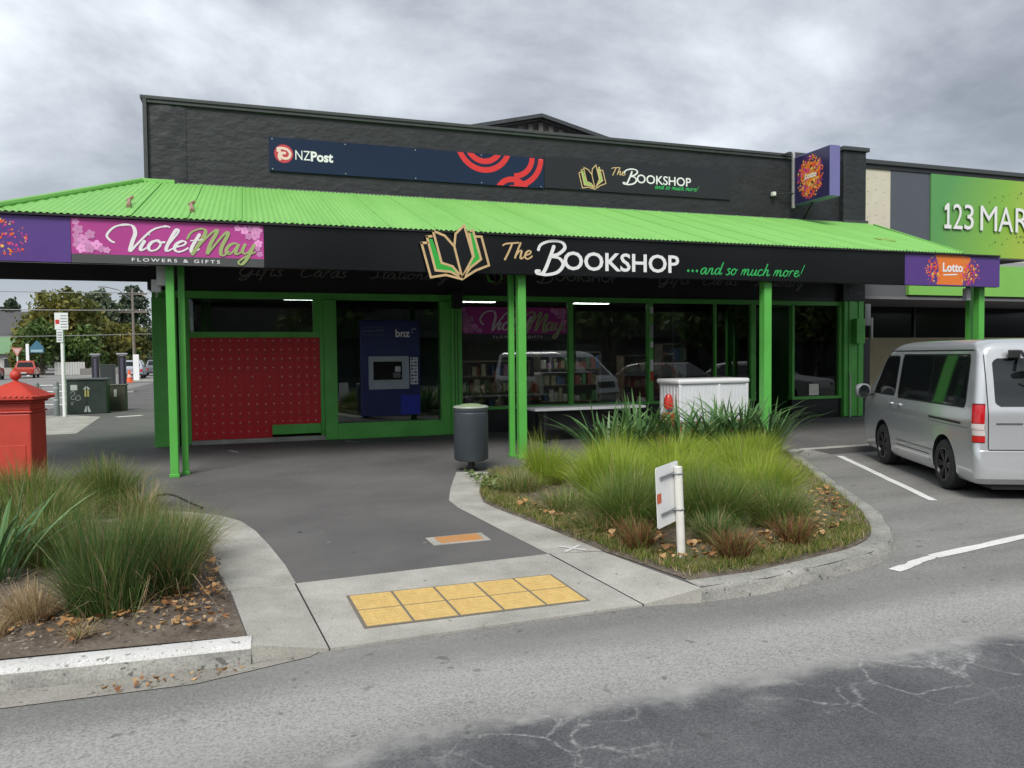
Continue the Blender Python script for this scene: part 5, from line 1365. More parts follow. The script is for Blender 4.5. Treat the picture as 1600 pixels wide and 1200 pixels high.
make_car('red ute seen from behind, parked on the far side street', 'ute', 'ute', (-20.7, 86, Zr), R_(97), mat('ute_red', (.42, .045, .02), .3, coat=.5), 'ute')
make_car('black car behind the red post box, left of the red ute', 'car', 'car', (-22.0, 80, Zr), R_(100), mat('car_black', (.02, .022, .025), .25, coat=.5), 'suv')
make_car('white car just above the lid of the red post box at the left edge', 'car', 'car', (-15.75, 54, Zr), R_(97), mat('car_white', (.55, .60, .62), .3, coat=.4), 'sedan')
make_car('silver four wheel drive parked by the orange cone, nearer of two', 'car', 'car', (-9.9, 76, Zr), R_(92), mat('car_silver', (.40, .43, .48), .3, metal=.3), 'suv')
make_car('dark grey car half hidden by the green corner pilaster down the side street', 'car', 'car', (-9.2, 88, Zr), R_(95), mat('car_grey', (.16, .18, .20), .3, metal=.3), 'suv')
make_car('dark red car parked beyond the silver van, seen mirrored in the shop windows', 'car', 'car', (12.6, 6.6, Zr), hd_, mat('car_maroon', (.09, .012, .016), .25, coat=.6), 'sedan')
make_car('pale car parked two bays beyond the silver van, seen mirrored in the rightmost window', 'car', 'car', (16.2, 6.6, Zr), hd_, mat('car_pale', (.45, .46, .47), .3, metal=.3), 'sedan')

# ------------------------------------------------------------------ street furniture
# rubbish bin
b0 = (2.965, 10.46, 0)
bn = thing('rubbish_bin', 'dark slate cylindrical rubbish bin on a pedestal beside the concrete edging', 'bin', b0)
M_bin = mat('bin_slate', (.055, .068, .080), .42, .08, 2, metal=.2)
w = MB(); w.lathe([(.10, .165), (.235, .165), (.243, .18), (.243, .82), (.236, .83), (.236, .845), (.243, .855), (.243, .895), (.232, .905), (.19, .905)], 40, cap=False); w.build('drum', M_bin, bn, smooth=True, loc=(0, 0, 0), sharp=30)
w = MB(); w.lathe([(.246, .893), (.250, .90), (.246, .915), (.205, .925), (.19, .918), (.188, .88)], 40, cap=False); w.build('rim', mat('bin_rim', (.42, .46, .38), .4, metal=.2), bn, smooth=True, loc=(0, 0, 0))
w = MB(); w.lathe([(.19, .70), (.0, .70)], 30, cap=False); w.build('liner', M_trim, bn, loc=(0, 0, 0))
w = MB(); w.lathe([(.215, .905), (.12, .945), (.0, .955)], 30, cap=False); w.build('lid', mat('bin_lid', (.25, .34, .18), .45), bn, smooth=True, loc=(0, 0, 0))
w = MB(); w.lathe([(.10, .0), (.10, .02), (.055, .03), (.05, .164)], 20); w.build('pedestal', M_trim, bn, smooth=True, loc=(0, 0, 0), sharp=30)
w = MB(); w.lathe([(.20, .145), (.225, .164)], 30); w.build('base_plate', mat('bin_base', (.09, .10, .11), .5), bn, loc=(0, 0, 0))

# small white sign seen from the back, on a leaning post
sg = thing('road_sign', 'back of a small white sign on a leaning white post in the planted bed', 'sign', (3.145, 5.16, .02), R_(30))
sg.rotation_euler = (0, R_(-4.2), R_(30))
M_signw = mat('sign_white', (.84, .85, .85), .4, .04, 6)
w = MB(); w.tube([(0, 0, -.1), (0, 0, .74)], .032, 14); w.build('post', mat('post_white', (.80, .79, .74), .6, .10, 9), sg, smooth=True, loc=(0, 0, 0), sharp=50)
w = MB(); pts = []
for (cx, cz, a0) in ((.045, .755, 0), (-.25, .755, 90), (-.25, .33, 180), (.045, .33, 270)):
    for k in range(5): a = R_(a0 + 22.5 * k); pts.append((cx + .02 * math.cos(a), cz + .02 * math.sin(a)))
w.grid([[(x, .036, z) for x, z in pts], [(x, .041, z) for x, z in pts]], 0, True); w.face([(x, .036, z) for x, z in pts]); w.face([(x, .041, z) for x, z in pts][::-1])
w.build('plate', M_signw, sg, loc=(0, 0, 0))
w = MB(); w.face([(-.268, .0345, .50), (-.205, .0345, .50), (-.205, .0345, .575), (-.268, .0345, .575)]); w.build('sticker', mat('orange_sticker', (.62, .13, .05), .5), sg, loc=(0, 0, 0))
for z in (.41, .69):
    w = MB(); w.box(-.22, .02, .022, .0352, z - .009, z + .009); w.tube([(-.036, .025, z), (-.03, -.022, z), (.0, -.037, z), (.03, -.022, z), (.036, .025, z)], .006, 6); w.build('clamp', M_steel, sg, loc=(0, 0, 0))

# red post box
rb = thing('post_box', 'old red cast iron post box with domed lid and ball finial among the grasses', 'post box', (-2.66, 10.7, 0), R_(-7))
M_pbox = mat('post_box_red', (.52, .055, .035), .5, .10, 4, bump=.08, bscale=60)
w = MB(); w.box(-.24, .24, -.24, .24, 0, 1.0); w.build('body', M_pbox, rb, loc=(0, 0, 0), bevel=.02)
w = MB(); w.box(-.255, .255, -.255, .255, 1.0, 1.025); w.box(-.235, .235, -.235, .235, 1.025, 1.12); w.box(-.262, .262, -.262, .262, 1.12, 1.15); w.build('cornice', M_pbox, rb, loc=(0, 0, 0), bevel=.012)
w = MB(); rows = []
for (r, z) in ((.30, 1.15), (.345, 1.165), (.345, 1.185), (.31, 1.21), (.25, 1.25), (.17, 1.30), (.09, 1.345), (.04, 1.365)):
    row = []
    for (cx, cy) in ((1, 1), (-1, 1), (-1, -1), (1, -1)):
        for k in range(5):
            a = math.atan2(cy, cx) + R_(-40 + 20 * k); q = r * .92
            bl = .16; row.append((q * (cx * (1 - bl) + bl * 1.3 * math.cos(a)), q * (cy * (1 - bl) + bl * 1.3 * math.sin(a)), z))
    rows.append(row)
w.grid(rows, 0, True); w.face(rows[-1]); w.build('lid', M_pbox, rb, loc=(0, 0, 0), smooth=True, sharp=28)
w = MB()
for s in range(4):
    a = s * PI / 2
    for k in range(11):
        u = -.30 + .06 * k; x, y = u * math.cos(a) - (-.322) * math.sin(a), u * math.sin(a) + (-.322) * math.cos(a)
        w.lathe([(.022, 0), (.018, .012), (.0, .016)], 6, (x, y, 1.195), cap=False)
w.build('lid_beading', M_pbox, rb, loc=(0, 0, 0), kind='stuff')
w = MB(); w.lathe([(.055, 1.355), (.03, 1.375), (.028, 1.395), (.042, 1.40), (.058, 1.425), (.062, 1.45), (.052, 1.48), (.03, 1.50), (.012, 1.51), (.014, 1.525), (.0, 1.54)], 18, cap=False); w.build('finial', M_pbox, rb, loc=(0, 0, 0), smooth=True)
w = MB(); w.box(-.18, .18, -.248, -.241, .15, .62); w.build('door', M_pbox, rb, loc=(0, 0, 0), bevel=.003)

# footpath furniture down the side street
pk = thing('parking_sign', 'tall white pole with a white parking sign plate at the top by the footpath', 'sign', (-5.03, 25.05, 0))
w = MB(); w.tube([(0, 0, 0), (0, 0, 2.75)], .05, 12); w.build('pole', M_signw, pk, loc=(0, 0, 0), smooth=True, sharp=50)
w = MB(); w.box(-.17, .17, -.07, -.055, 2.50, 2.98); w.build('plate', M_signw, pk, loc=(0, 0, 0)); w = MB(); w.box(-.15, -.05, -.075, -.0705, 2.66, 2.78); w.build('red_mark', M_redp, pk, loc=(0, 0, 0))
w = MB(); w.box(-.13, .03, -.07, -.055, 2.14, 2.49); w.build('plate', M_signw, pk, loc=(0, 0, 0))
w = MB()
for k in range(4): w.box(-.11, .01, -.074, -.0705, 2.19 + k * .07, 2.22 + k * .07)
for k in range(5): w.box(-.02, .15, -.074, -.0705, 2.56 + k * .08, 2.585 + k * .08)
w.build('print', mat('sign_grey_print', (.28, .30, .36), .5), pk, loc=(0, 0, 0))
for (x, y, lab) in ((-5.62, 24.6, 'left grey steel bollard near the white parking sign'), (-5.30, 25.4, 'grey steel bollard immediately left of the white parking pole')):
    bo = thing('bollard', lab, 'bollard', (x, y, 0), 0, 'grey bollards by the parking sign')
    w = MB(); w.lathe([(.075, 0), (.075, .95), (.06, .99), (.0, 1.0)], 16, cap=False); w.build('post', mat('bollard_grey', (.20, .22, .23), .5, .1, 3), bo, loc=(0, 0, 0), smooth=True, sharp=40)
    for z in (.45, .80): w = MB(); w.lathe([(.078, 0), (.078, .05)], 16, (0, 0, z), cap=False); w.build('band', mat('bollard_band', (.42, .44, .45), .4), bo, loc=(0, 0, 0), smooth=True)
# row of small hoop rails beyond the bollards
hp = thing('barrier_rail', 'low grey tubular rail behind the two bollards', 'rail', (-5.6, 27.0, 0))
w = MB(); w.tube([(-.45, 0, 0), (-.45, 0, .85), (.45, 0, .85), (.45, 0, 0)], .03, 8); w.build('hoop', mat('rail_grey', (.30, .33, .34), .4, metal=.3), hp, loc=(0, 0, 0))
for z in (.25, .45, .65): w = MB(); w.tube([(-.45, 0, z), (.45, 0, z)], .02, 6); w.build('rail', mat('rail_grey', (.30, .33, .34), .4, metal=.3), hp, loc=(0, 0, 0))
ub_ = thing('utility_cabinet', 'dark green utility cabinet with stickers and scribbled graffiti on the footpath', 'cabinet', (-4.62, 26.3, 0))
M_cab = mat('cabinet_green', (.022, .036, .028), .5, .25, 2)
w = MB(); w.box(-.54, .54, -.3, .3, 0, 1.02); w.build('body', M_cab, ub_, loc=(0, 0, 0), bevel=.02)
w = MB(); w.box(-.58, .58, -.34, .34, 1.021, 1.07); w.build('roof', mat('cabinet_top', (.07, .09, .085), .5), ub_, loc=(0, 0, 0), bevel=.01)
w = MB(); w.box(-.012, .012, -.306, -.3005, .04, 1.0); w.build('door_gap', M_trim, ub_, loc=(0, 0, 0))
w = MB(); PC = Plane((0, -.302, 0))
for P_, m_ in (([(-.43, .72), (-.25, .72), (-.25, .88), (-.43, .88)], 0), ([(-.10, .74), (.10, .74), (0, .86)], 0), ([(-.06, .52), (.06, .52), (.06, .72), (-.06, .72)], 1), ([(-.09, .06), (.10, .06), (.04, .24), (-.03, .24)], 0)):
    w = MB(); poly2d(w, PC, P_, .001); w.build('sticker', [mat('sticker_white', (.42, .46, .44), .5), mat('sticker_yellow', (.40, .36, .12), .5)][m_], ub_, loc=(0, 0, 0), fix=False)
w = MB()
w = MB()
for pts in ([(-.44, .62), (-.36, .70), (-.32, .60), (-.42, .52), (-.38, .44), (-.28, .48)], [(-.3, .52), (-.2, .56), (-.18, .44), (-.28, .42), (-.3, .52)], [(-.42, .36), (-.4, .28), (-.36, .38)]): stroke(w, PC, pts, .02, .002, 0, 1.0)
w.build('graffiti', mat('graffiti_grey', (.22, .25, .24), .6), ub_, loc=(0, 0, 0), fix=False)
ob_ = thing('utility_cabinet', 'small olive brown cabinet beside the larger green one', 'cabinet', (-3.95, 27.3, 0))
w = MB(); w.box(-.24, .24, -.2, .2, 0, .80); w.build('body', mat('cabinet_olive', (.055, .055, .035), .6, .2, 3), ob_, loc=(0, 0, 0), bevel=.02)
w = MB(); w.box(-.26, .26, -.22, .22, .801, .84); w.build('roof', mat('cabinet_olive_top', (.10, .10, .07), .6), ob_, loc=(0, 0, 0), bevel=.01)
w = MB(); w.box(-.10, -.02, -.205, -.2005, .45, .68); w.build('sticker', mat('sticker_white', (.42, .46, .44), .5), ob_, loc=(0, 0, 0))
for (x, y, lab) in ((-7.55, 45, 'left dark slim charging post with pale cap'), (-5.93, 42.4, 'dark slim charging post nearest the building')):
    ev = thing('charging_post', lab, 'charging post', (x, y, 0), 0, 'dark charging posts on the footpath')
    w = MB(); w.box(-.17, .17, -.14, .14, 0, 1.86); w.build('body', mat('ev_dark', (.022, .02, .028), .3), ev, loc=(0, 0, 0), bevel=.05)
    w = MB(); w.box(-.24, .24, -.16, .16, 1.861, 1.95); w.build('cap', mat('ev_cap', (.30, .31, .33), .4), ev, loc=(0, 0, 0), bevel=.02)
    w = MB(); w.box(-.06, .06, -.145, -.141, .3, 1.7); w.build('screen_strip', mat('ev_strip', (.09, .085, .12), .2), ev, loc=(0, 0, 0))
    w = MB(); w.box(-.42, .5, -.4, .4, .001, .06); w.build('plinth', M_conc, ev, loc=(0, 0, 0))
dk_ = thing('utility_cabinet', 'dark grey cabinet standing between the two charging posts', 'cabinet', (-6.75, 43.5, 0))
w = MB(); w.box(-.32, .32, -.25, .25, 0, 1.35); w.build('body', mat('cabinet_dark', (.03, .038, .036), .5), dk_, loc=(0, 0, 0), bevel=.03)
w = MB(); w.box(-.34, .34, -.27, .27, 1.351, 1.39); w.build('roof', mat('cabinet_top', (.07, .09, .085), .5), dk_, loc=(0, 0, 0))
for (x, y, lab) in ((-8.02, 60.5, 'orange traffic cone down the side street by the white pole'),):
    cn = thing('traffic_cone', lab, 'cone', (x, y, .001))
    w = MB(); w.lathe([(.21, .05), (.05, .9), (.0, .91)], 16, cap=False); w.build('cone', mat('cone_orange', (.75, .12, .03), .5), cn, loc=(0, 0, 0), smooth=True)
    w = MB(); w.lathe([(.155, .36), (.115, .56)], 16, cap=False); w.v = [(x_ * 1.03, y_ * 1.03, z_) for x_, y_, z_ in w.v]; w.build('band', mat('cone_band', (.7, .5, .45), .4), cn, loc=(0, 0, 0), smooth=True)
    w = MB(); w.box(-.3, .3, -.3, .3, 0, .05); w.build('base', mat('cone_orange', (.75, .12, .03), .5), cn, loc=(0, 0, 0), bevel=.01)
wp_ = thing('white_post', 'white marker post in front of the parked cars beside the cone', 'post', (-8.0, 64, 0))
w = MB(); w.box(-.2, .2, -.1, .1, 0, 2.0); w.build('post', M_signw, wp_, loc=(0, 0, 0), bevel=.02); w = MB(); w.box(-1.2, 1.6, -.5, .5, .001, .08); w.build('footing', M_conc, wp_, loc=(0, 0, 0))
gw = thing('give_way_sign', 'faded red triangular give way sign on a white post beyond the red ute', 'sign', (-24.6, 100, Zr))
w = MB(); w.tube([(0, 0, 0), (0, 0, 2.4)], .06, 8); w.build('post', M_signw, gw, loc=(0, 0, 0)); w = MB(); w.face([(-.55, -.08, 3.2), (.55, -.08, 3.2), (0, -.08, 2.2)]); w.face([(-.55, -.06, 3.2), (0, -.06, 2.2), (.55, -.06, 3.2)]); w.build('plate', mat('faded_red', (.55, .22, .20), .5), gw, loc=(0, 0, 0))
w = MB(); w.face([(-.33, -.085, 3.06), (.33, -.085, 3.06), (0, -.085, 2.46)]); w.build('face', mat('faded_pale', (.62, .45, .42), .5), gw, loc=(0, 0, 0))
bs_ = thing('shop_sign', 'small blue gabled sign on a white pole beside the green roofed house', 'sign', (-22.6, 99, Zr))
w = MB(); w.box(-.9, -.6, -.1, .1, 0, 3.6); w.build('pole', M_signw, bs_, loc=(0, 0, 0)); w = MB(); w.grid([[(-.5, -.1, 2.6), (.85, -.1, 2.6), (.85, -.1, 3.2), (.2, -.1, 4.0), (-.5, -.1, 3.2)], [(-.5, .1, 2.6), (.85, .1, 2.6), (.85, .1, 3.2), (.2, .1, 4.0), (-.5, .1, 3.2)]], 0, True); w.face([(-.5, -.1, 2.6), (.85, -.1, 2.6), (.85, -.1, 3.2), (.2, -.1, 4.0), (-.5, -.1, 3.2)]); w.build('board', mat('sign_blue', (.05, .16, .24), .5), bs_, loc=(0, 0, 0))
w = MB(); w.box(-.4, .75, -.12, -.105, 2.68, 2.95); w.build('print', mat('sign_pale_blue', (.3, .45, .5), .5), bs_, loc=(0, 0, 0))
# display table and white cabinet outside the shop
tb = thing('display_table', 'long white topped table under the shop windows behind the bin', 'table', (6.05, 13.4, .07))
w = MB(); w.box(-1.12, 1.15, -.32, .3, .53, .58); w.build('table_top', mat('table_white', (.78, .80, .80), .45, .06, 3), tb, loc=(0, 0, 0), bevel=.008)
for (x, y) in ((-.9, -.22), (.95, -.22), (-.9, .2), (.95, .2)): w = MB(); w.box(x - .03, x + .03, y - .03, y + .03, -.07, .53); w.build('leg', M_trim, tb, loc=(0, 0, 0))
w = MB(); w.box(-.95, 1.0, -.02, .02, .15, .45); w.build('stretcher', M_trim, tb, loc=(0, 0, 0))
cb = thing('storage_box', 'white ribbed box with rounded lid and red lamp at its left end, behind flax', 'storage box', (7.99, 12.35, .02))
cb.rotation_euler = (0, 0, R_(3)); cb.scale = (.92, .92, 1.0)
M_wbox = mat('box_white', (.70, .72, .74), .4, .05, 3)
w = MB(); w.box(-.80, .80, -.35, .35, .38, 1.06); w.build('body', M_wbox, cb, loc=(0, 0, 0), bevel=.01)
for k in range(18): w = MB(); x = -.76 + k * .0895; w.box(x - .012, x + .012, -.364, -.3505, .42, 1.03); w.build('rib', M_wbox, cb, loc=(0, 0, 0))
for x in (-.80, 0.12, .80): w = MB(); w.box(x - .025, x + .025, -.375, -.3505, .38, 1.055); w.build('corner_strip', mat('box_strip', (.82, .83, .84), .4), cb, loc=(0, 0, 0))
for k in range(6): w = MB(); y = -.28 + k * .11; w.box(-.814, -.8005, y - .012, y + .012, .42, 1.03); w.build('rib', M_wbox, cb, loc=(0, 0, 0))
w = MB(); w.box(-.85, .85, -.40, .40, 1.061, 1.15); w.build('lid', mat('box_strip', (.82, .83, .84), .4), cb, loc=(0, 0, 0), bevel=.035)
w = MB(); w.box(-.9, .8, -.34, .34, -.018, .379); w.build('plinth', mat('plinth_orange', (.24, .07, .04), .6), cb, loc=(0, 0, 0), bevel=.01)
w = MB(); w.lathe([(.08, 0), (.095, .06), (.085, .18), (.05, .25), (.0, .27)], 14, (-.92, -.15, .62), cap=False); w.build('red_lamp', mat('lamp_red', (.55, .03, .02), .3, coat=.4), cb, loc=(0, 0, 0), smooth=True)
w = MB(); w.box(-1.02, -.83, -.24, -.06, .38, .55); w.build('lamp_base', mat('lamp_base', (.40, .10, .03), .5), cb, loc=(0, 0, 0), bevel=.01)
hz_ = thing('hose', 'bent black hose poking out of the grasses across the concrete edging', 'hose', (-.85, 9.0, 0))
w = MB(); w.tube(spline([Vector((-1.25, 8.95, .06)), Vector((-1.0, 9.2, .12)), Vector((-.82, 9.15, .13)), Vector((-.62, 8.95, .06)), Vector((-.5, 8.85, .02))], 5), .012, 8); w.build('tube', M_trim, hz_, smooth=True)
# ------------------------------------------------------------------ plants
M_gold_g = leaf_mat('tussock_lime', (.20, .33, .03), (.52, .60, .10), (.34, .47, .05), trans=.35)
M_green_g = leaf_mat('tussock_green', (.07, .15, .028), (.27, .33, .085), (.14, .23, .042), trans=.3)
M_rush = leaf_mat('rush_green', (.045, .115, .035), (.22, .26, .075), (.09, .175, .045), trans=.25)
M_dry = leaf_mat('dry_grass', (.26, .17, .09), (.56, .44, .27), (.42, .31, .17), trans=.2)
M_flax = leaf_mat('flax_leaf', (.06, .15, .05), (.22, .34, .15), (.11, .22, .075), rough=.42, trans=.12)
M_brownsh = leaf_mat('rusty_shoot', (.14, .06, .03), (.32, .18, .08), (.21, .10, .045), trans=.2)
M_litter = leaf_mat('fallen_leaf', (.24, .10, .04), (.58, .38, .19), (.42, .23, .09), trans=.1)
M_turf = leaf_mat('turf_blade', (.09, .15, .025), (.32, .30, .08), (.17, .23, .04), trans=.3)
def np_mesh(name, V, F, tone, mats, mi=None):
    me = bpy.data.meshes.new(name)
    V = np.asarray(V, np.float32).reshape(-1, 3); F = np.asarray(F, np.int32)
    me.vertices.add(len(V)); me.vertices.foreach_set('co', V.ravel())
    me.loops.add(F.size); me.loops.foreach_set('vertex_index', F.ravel())
    me.polygons.add(len(F)); me.polygons.foreach_set('loop_start', np.arange(0, F.size, F.shape[1], dtype=np.int32))
    for m_ in (mats if isinstance(mats, (list, tuple)) else [mats]): me.materials.append(m_)
    if mi is not None: me.polygons.foreach_set('material_index', np.asarray(mi, np.int32))
    at = me.attributes.new('tone', 'FLOAT', 'POINT'); at.data.foreach_set('value', np.asarray(tone, np.float32))
    me.update(calc_edges=True); me.validate()
    me.polygons.foreach_set('use_smooth', np.ones(len(F), bool))
    return me
def blades(n, r0, h, spread, width, droop, seed, segs=5, hvar=.35, upright=.0, dryfrac=0.0):
    """n bending grass blades growing from a clump of radius r0"""
    g = np.random.default_rng(seed)
    a = g.uniform(0, 2 * np.pi, n); rr = r0 * np.sqrt(g.uniform(0, 1, n))
    bx_, by_ = rr * np.cos(a), rr * np.sin(a)
    a2 = a + g.normal(0, .55, n)
    lean = np.clip(g.uniform(0, 1, n) ** .75, .03, 1) * spread * (.35 + .65 * rr / max(r0, 1e-6))
    L = h * (1 - hvar * g.uniform(0, 1, n) ** 1.2) * np.where(g.uniform(0, 1, n) < .04, 1.25, 1.0)
    # the clump is uneven: a few sectors lean together, stand taller or lie flat
    for q in range(5):
        ac = g.uniform(0, 2 * np.pi); near = np.exp(-((np.angle(np.exp(1j * (a2 - ac)))) / .38) ** 2)
        L = L * (1 + g.normal(0, .16) * near); lean = lean * (1 + g.normal(0, .35) * near); a2 = a2 + g.normal(0, .35) * near
    t = np.linspace(0, 1, segs + 1)[None, :]
    out = lean[:, None] * (t * .45 + t ** 2 * .75)
    dr = droop * g.uniform(.35, 1.0, n)[:, None] * (lean / max(spread, 1e-6))[:, None]
    z = L[:, None] * (t - dr * t ** 2.6)
    kink = g.uniform(0, 1, n) < .11
    z = np.where(kink[:, None] & (t > .5), z - (t - .5) * L[:, None] * g.uniform(.7, 1.7, n)[:, None], z); z = np.maximum(z, .0)
    wob = g.normal(0, .075, n)[:, None] * t ** 2 * h
    x = bx_[:, None] + out * np.cos(a2)[:, None] - wob * np.sin(a2)[:, None]
    y = by_[:, None] + out * np.sin(a2)[:, None] + wob * np.cos(a2)[:, None]
    ph = a2 + np.pi / 2 + g.normal(0, .7, n)
    w = (width * g.uniform(.6, 1.2, n))[:, None] * np.clip(1.05 - t ** 1.6, .06, 1) * .5
    P1 = np.stack([x + w * np.cos(ph)[:, None], y + w * np.sin(ph)[:, None], z], -1)
    P2 = np.stack([x - w * np.cos(ph)[:, None], y - w * np.sin(ph)[:, None], z], -1)
    V = np.stack([P1, P2], 2).reshape(n, -1, 3)
    k = np.arange(segs) * 2
    q = np.stack([k, k + 1, k + 3, k + 2], -1)
    F = (q[None] + (np.arange(n) * (segs + 1) * 2)[:, None, None]).reshape(-1, 4)
    tone = np.repeat(g.uniform(0, 1, n), (segs + 1) * 2)
    mi = np.repeat((g.uniform(0, 1, n) < dryfrac).astype(np.int32), segs)
    return V.reshape(-1, 3), F, tone, mi
def tussock(label, x, y, n, r0, h, spread, width, droop, seed, mats, dry=.06, group=None, cat='grass', name='grass_tussock', upright=0, z=.03, deadskirt=120):
    t = thing(name, label, cat, (x, y, z), 0, group)
    V, F, tone, mi = blades(n, r0, h, spread, width, droop, seed, dryfrac=dry)
    link('blades', np_mesh('blades', V, F, tone, mats, mi), t)
    if deadskirt:
        V, F, tone, mi = blades(deadskirt, r0 * 1.3, h * .42, spread * 1.1, width * 1.1, 1.0, seed + 77, segs=4)
        link('dead_skirt', np_mesh('dead_skirt', V, F, tone, M_dry), t)
    return t
GOLD, GRN, RUSH = [M_gold_g, M_dry], [M_green_g, M_dry], [M_rush, M_dry]
B = 'grass tussocks in the right planted bed'
tussock('lime grass tussock beside the paired green posts at the left end of the bed', 3.42, 8.7, 1500, .16, 0.61, 0.40, .007, .55, 1, GOLD, group=B)
tussock('large lime grass tussock left of the white sign, second from the left', 3.62, 7.3, 2600, .28, 0.66, 0.68, .007, .6, 2, GOLD, group=B)
tussock('dark green based lime tussock at the front, close left of the leaning white sign', 3.25, 6.2, 2300, .22, 0.58, 0.57, .006, .55, 3, GRN, .08, group=B)
tussock('lime grass tussock directly behind the leaning white sign', 4.45, 7.4, 2400, .28, 0.67, 0.63, .007, .6, 4, GOLD, group=B)
tussock('green tussock just right of the leaning white sign post', 3.98, 6.05, 2300, .23, 0.61, 0.57, .006, .55, 5, GRN, .07, group=B)
tussock('bright lime tussock near the kerb at the right end of the bed', 4.95, 6.6, 2300, .25, 0.62, 0.53, .007, .55, 6, GOLD, group=B)
tussock('lime tussock in the middle back of the right bed in front of the flax', 5.25, 8.75, 2000, .28, 0.66, 0.66, .008, .6, 7, GOLD, group=B)
tussock('lime tussock at the back right of the bed below the single green post', 6.4, 8.8, 1900, .26, 0.59, 0.61, .008, .6, 8, GOLD, group=B)
tussock('lime tussock midway between the sign and the kerb, middle row', 5.45, 7.65, 2200, .26, 0.62, 0.59, .007, .6, 9, GOLD, group=B)
tussock('green low tussock nearest the curved kerb at the right of the bed', 4.5, 5.75, 1500, .18, 0.46, 0.42, .006, .5, 10, GRN, .12, group=B)
tussock('small lime tussock behind the dark based one left of the sign', 4.25, 8.5, 1900, .26, 0.64, 0.59, .007, .6, 12, GOLD, group=B)
tussock('thin bluish green tussock in front between the white sign and the rusty shrubs', 3.62, 5.45, 600, .10, 0.34, 0.28, .006, .45, 11, RUSH, .1, group=B)
Lg = 'grasses in the left planted bed'
tussock('tall dark green rush clump at the front of the left bed', -.87, 5.34, 1900, .19, .74, .27, .0055, .14, 21, RUSH, .08, name='rush_clump', group=Lg, deadskirt=60)
tussock('second upright rush clump just right of the tall dark one', -.58, 5.66, 1300, .18, .62, .38, .006, .18, 22, RUSH, .16, name='rush_clump', group=Lg, deadskirt=90)
tussock('round green tussock in front of the corner post at the back of the left bed', -1.40, 8.85, 1800, .20, .62, .46, .006, .5, 23, GRN, .15, group=Lg)
tussock('low weedy grass hiding the concrete edging behind the flax', -1.95, 8.55, 900, .3, .34, .4, .006, .7, 33, GRN, .25, group=Lg)
tussock('wispy straw tinted tussock beside the hose and edging strip', -1.05, 8.35, 500, .16, .45, .42, .005, .6, 24, GRN, .45, group=Lg)
tussock('olive tussock behind the tall rush clump', -1.55, 6.75, 1500, .22, .52, .44, .006, .45, 25, GRN, .2, group=Lg)
tussock('yellow green low tussock spilling towards the concrete edging on the right', -.66, 6.5, 2000, .28, .48, .5, .0055, .55, 26, [leaf_mat('tussock_olive', (.13, .15, .03), (.30, .27, .08), (.20, .21, .05), trans=.3), M_dry], .12, group=Lg)
tussock('soft green grass at the foot of the red post box', -2.15, 8.75, 2200, .34, .68, .60, .006, .6, 27, GRN, .16, group=Lg)
tussock('pale grass clump at the left edge below the red post box', -1.85, 7.75, 2000, .32, .60, .55, .006, .6, 28, GRN, .2, group=Lg)
tussock('small straw coloured dead tussock at the front left of the bed', -1.27, 5.28, 700, .10, .28, .26, .0045, .5, 29, [M_dry, M_dry], 0, name='dead_tussock', group=Lg, deadskirt=60)
tussock('tiny dry tuft at the left edge of the photo in the bark', -1.42, 5.12, 260, .07, .16, .18, .004, .7, 30, [M_dry, M_dry], 0, name='dead_tussock', group=Lg, deadskirt=0)
tussock('flattened dry tuft on the bare soil near the white kerb', -.95, 4.93, 200, .05, .09, .22, .004, .9, 31, [M_dry, M_green_g], .1, name='dead_tussock', group=Lg, deadskirt=0)
tussock('low straw flecked tussock at the left edge of the bed near the bin', 2.95, 8.35, 700, .20, .30, .34, .006, .8, 13, GRN, .3, group=B)
tussock('low spreading grass tuft midway along the left edge of the bed', 3.05, 7.15, 800, .22, .30, .38, .006, .8, 14, GRN, .3, group=B)
tussock('low mixed grass tuft left of the reddish shrub', 2.98, 6.25, 700, .2, .28, .34, .006, .8, 15, GRN, .35, group=B)
# low rusty shrubs at the front of the right bed
for (x, y, n, s, lab) in ((3.52, 5.02, 420, 31, 'low rusty brown shoot shrub at the kerb, right of the white sign'), (2.98, 5.55, 360, 32, 'low reddish shrub left of the white sign post'), (4.25, 5.22, 360, 33, 'low rusty shrub at the right end by the curved kerb')):
    t = thing('small_shrub', lab, 'shrub', (x, y, .03), 0, 'rusty low shrubs in the right bed')
    V, F, tn, mi = blades(n, .10, .28, .26, .008, .3, s, segs=3, dryfrac=.25); link('shoots', np_mesh('shoots', V, F, tn, [M_brownsh, M_green_g], mi), t)
# flax: broad sword leaves, each leaf an object
def flax_leaf_mesh(seed, L, w, lean, droop):
    g = random.Random(seed); n = 8; V, F = [], []
    for k in range(n + 1):
        t = k / n; x = lean * (t * .5 + t * t * .6); z = L * (t - droop * t ** 3); ww = w * (.75 + .5 * t) * (1 - t ** 4) * .5 + .0015
        V += [(x, -ww, z + ww * .25), (x, 0, z), (x, ww, z + ww * .25)]
        if k: i = 3 * k; F += [(i - 3, i - 2, i + 1, i), (i - 2, i - 1, i + 2, i + 1)]
    me = np_mesh('leaf', V, F, [g.random()] * len(V), M_flax)
    return me
FL = [flax_leaf_mesh(40 + k, .82 + .22 * random.random(), .036, .14 + .09 * k, .03 + .05 * (k % 4) + (.28 if k % 3 == 2 else 0)) for k in range(9)]
def flax(label, x, y, n, s, seed, group, r=.16):
    t = thing('flax_bush', label, 'flax', (x, y, .03), 0, group); g = random.Random(seed)
    for k in range(n):
        a = g.uniform(0, 2 * PI); q = r * math.sqrt(g.random()); o = link('leaf', g.choice(FL), t, (q * math.cos(a), q * math.sin(a), 0), (0, 0, a + g.uniform(-.5, .5)))
        f = s * g.uniform(.65, 1.1); o.scale = (f, f * 1.05, f)
Fg = 'flax bushes behind the tussocks'
